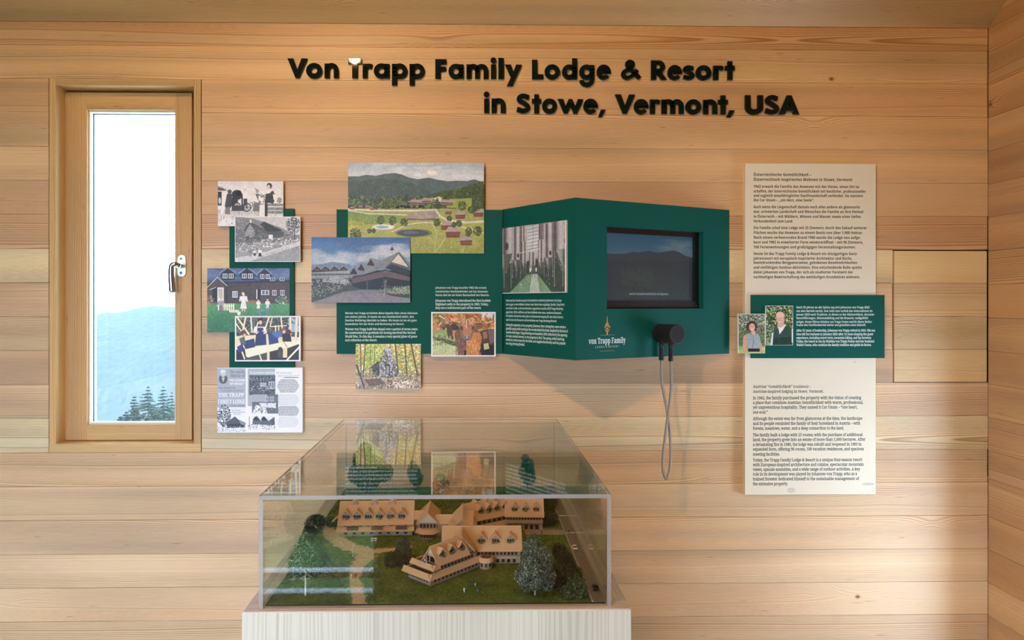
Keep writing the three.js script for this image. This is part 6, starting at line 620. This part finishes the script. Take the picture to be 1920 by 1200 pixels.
modelTree('low model hedge beside the road where the white car drives', 1052, 1050, 0.024, [[0, 0.4, 0, 0.6], [0.2, 0.4, 0.9, 0.6], [0, 0.4, -0.9, 0.6]], 1300, 0.002, [...dk, [0.04, 0.07, 0.02]], [60, 54, 44], 314, 6);
modelTree('model hedge clump at the front end of the road', 1085, 1118, 0.026, [[0, 0.4, 0, 0.6], [-0.7, 0.35, 0.2, 0.5], [0, 0.4, -1.0, 0.6]], 1500, 0.0021, [...dk, ...mid], [60, 54, 44], 315, 6);
// ---- small model things
function modelCar(label, px, py, c, glass = [24, 24, 28]) { const p = gp(px, py), o = thing('model_car', label, 'model car', [p.x, YG + 0.0013, p.z], 0, 'model cars'), m = std({ color: rgb(...c), roughness: 0.3 }); mesh('car_body', new RoundedBoxGeometry(0.0094, 0.0036, 0.0205, 2, 0.0014).translate(0, 0.0034, 0), m, o); mesh('cabin', new RoundedBoxGeometry(0.0078, 0.0026, 0.0105, 2, 0.001).translate(0, 0.0059, -0.0006), std({ color: rgb(...glass), roughness: 0.2 }), o); mesh('car_roof', new RoundedBoxGeometry(0.0072, 0.0007, 0.007, 1, 0.0003).translate(0, 0.0074, -0.0006), m, o); const w = cyl(0.0016, 0.0016, 0.0012, 12).rotateZ(Math.PI / 2); for (const x of [-1, 1]) for (const z of [-1, 1]) mesh('wheel', w, std({ color: rgb(22, 22, 22), roughness: 0.8 }), o, [x * 0.0042, 0.0016, z * 0.0063]); }
modelCar('white model car driving below the zebra crossing', 1077.5, 1031, [228, 222, 206]); modelCar('dark green model car at the front end of the road', 1116.5, 1106, [22, 30, 28]); modelCar('pale model car at the far end of the road', 1036.5, 936, [210, 200, 180]);
function modelPerson(label, px, py, h, top, low, H = 0.0095) { const p = gp(px, py, h), k = H / 1.75, o = thing('model_person', label, 'model person', [p.x, YG + h, p.z], px, 'model people'); const limb = (a, b, r0, r1) => sweep([new THREE.Vector3(...a).multiplyScalar(k), new THREE.Vector3(...b).multiplyScalar(k)], (t) => (r0 + (r1 - r0) * t) * k, 7);
  const colored = (g, c) => { const q = rgb(...c), n = g.attributes.position.count, a = new Float32Array(n * 3); for (let i = 0; i < n; i++) a.set([q.r, q.g, q.b], i * 3); g.setAttribute('color', new THREE.BufferAttribute(a, 3)); return g; }, skin = [206, 164, 138];
  mesh('body', merge([colored(limb([-0.1, 0, 0], [-0.1, 0.88, 0], 0.08, 0.12), low), colored(limb([0.1, 0, 0.08], [0.1, 0.88, 0], 0.08, 0.12), low), colored(limb([0, 0.82, 0], [0, 1.42, 0], 0.19, 0.23), top), colored(limb([0.22, 1.38, 0], [0.33, 0.9, 0.06], 0.08, 0.06), top), colored(limb([-0.22, 1.38, 0], [-0.33, 0.9, 0.06], 0.08, 0.06), top), colored(new THREE.SphereGeometry(0.14 * k, 8, 6).translate(0, 1.62 * k, 0), skin), colored(limb([0, 1.4, 0], [0, 1.52, 0], 0.08, 0.08), skin)].map((g) => g.index ? g.toNonIndexed() : g)), flowerMat, o); }
const wht = [236, 236, 232], blu = [84, 124, 178], red = [176, 60, 50], dkc = [48, 48, 52];
modelPerson('tiny white-clad figure walking on the sandy path', 658.5, 1085, 0, wht, wht); modelPerson('tiny figure in red on the sandy path', 666.5, 1084, 0, red, [170, 130, 110]); modelPerson('tiny white figure where the path forks behind the birch', 639, 1021, 0, wht, wht, 0.008); modelPerson('tiny figure on the upper terrace in white and blue, by the gable', 796, 1056, 0.034, wht, blu, 0.0085); modelPerson('tiny second figure on the upper terrace, in pink', 799, 1056.5, 0.034, [226, 196, 200], wht, 0.0085); modelPerson('tiny blue figure standing on the octagonal pavilion', 906, 1046, 0.021, [40, 56, 110], dkc); modelPerson('tiny white figure alone on the front lawn', 870.5, 1111, 0, wht, wht, 0.0088); modelPerson('tiny figure with pale blue legs on the front lawn', 891, 1102, 0, wht, blu, 0.0088); modelPerson('tiny blue figure nearest the front glass', 896, 1114, 0, blu, [60, 90, 140], 0.0088); modelPerson('tiny pale figure on the reddish terrace', 951, 984, 0.0105, [176, 176, 184], [90, 90, 100], 0.008); modelPerson('tiny figure with a light shirt at the terrace edge', 924, 986, 0.0105, wht, [150, 130, 110], 0.007); modelPerson('tiny dark figure on the gravel path', 1016, 1001, 0, [120, 134, 140], dkc, 0.0105); modelPerson('tiny red and black figure on the zebra crossing', 1067, 1000, 0.0014, dkc, [150, 60, 44], 0.0095);
{ const p = gp(701, 1015), o = thing('model_picnic_table', 'tiny white picnic table with a red runner on the lawn', 'model table', [p.x, YG, p.z], 0.1), w = std({ color: rgb(238, 236, 230), roughness: 0.6 }); mesh('table_top', box(0.0115, 0.0008, 0.0055, 0, 0.0062, 0), w, o); mesh('runner', box(0.0022, 0.0004, 0.0058, 0.0005, 0.0068, 0), std({ color: rgb(200, 110, 100), roughness: 0.7 }), o); for (const s of [-1, 1]) { mesh('bench', box(0.0115, 0.0007, 0.002, 0, 0.0036, s * 0.0052), w, o); for (const x of [-1, 1]) { mesh('leg', box(0.0008, 0.006, 0.0008, x * 0.0042, 0.003, s * 0.0018), w, o); mesh('bench_leg', box(0.0007, 0.0033, 0.0007, x * 0.0042, 0.0016, s * 0.0052), w, o); } } }
{ const p = gp(661.5, 1043), o = thing('model_lamp_post', 'thin pale model lamp post where the path forks', 'model post', [p.x, YG, p.z]); mesh('post', cyl(0.0005, 0.0007, 0.02, 8).translate(0, 0.01, 0), std({ color: rgb(206, 202, 190), roughness: 0.6 }), o); mesh('lamp_head', new THREE.SphereGeometry(0.0012, 10, 8), std({ color: rgb(226, 222, 206), roughness: 0.5 }), o, [0, 0.0205, 0]); mesh('foot', cyl(0.0015, 0.0015, 0.0006, 10), std({ color: rgb(206, 202, 190), roughness: 0.6 }), o, [0, 0.0003, 0]); }
renderer.render(scene, camera);
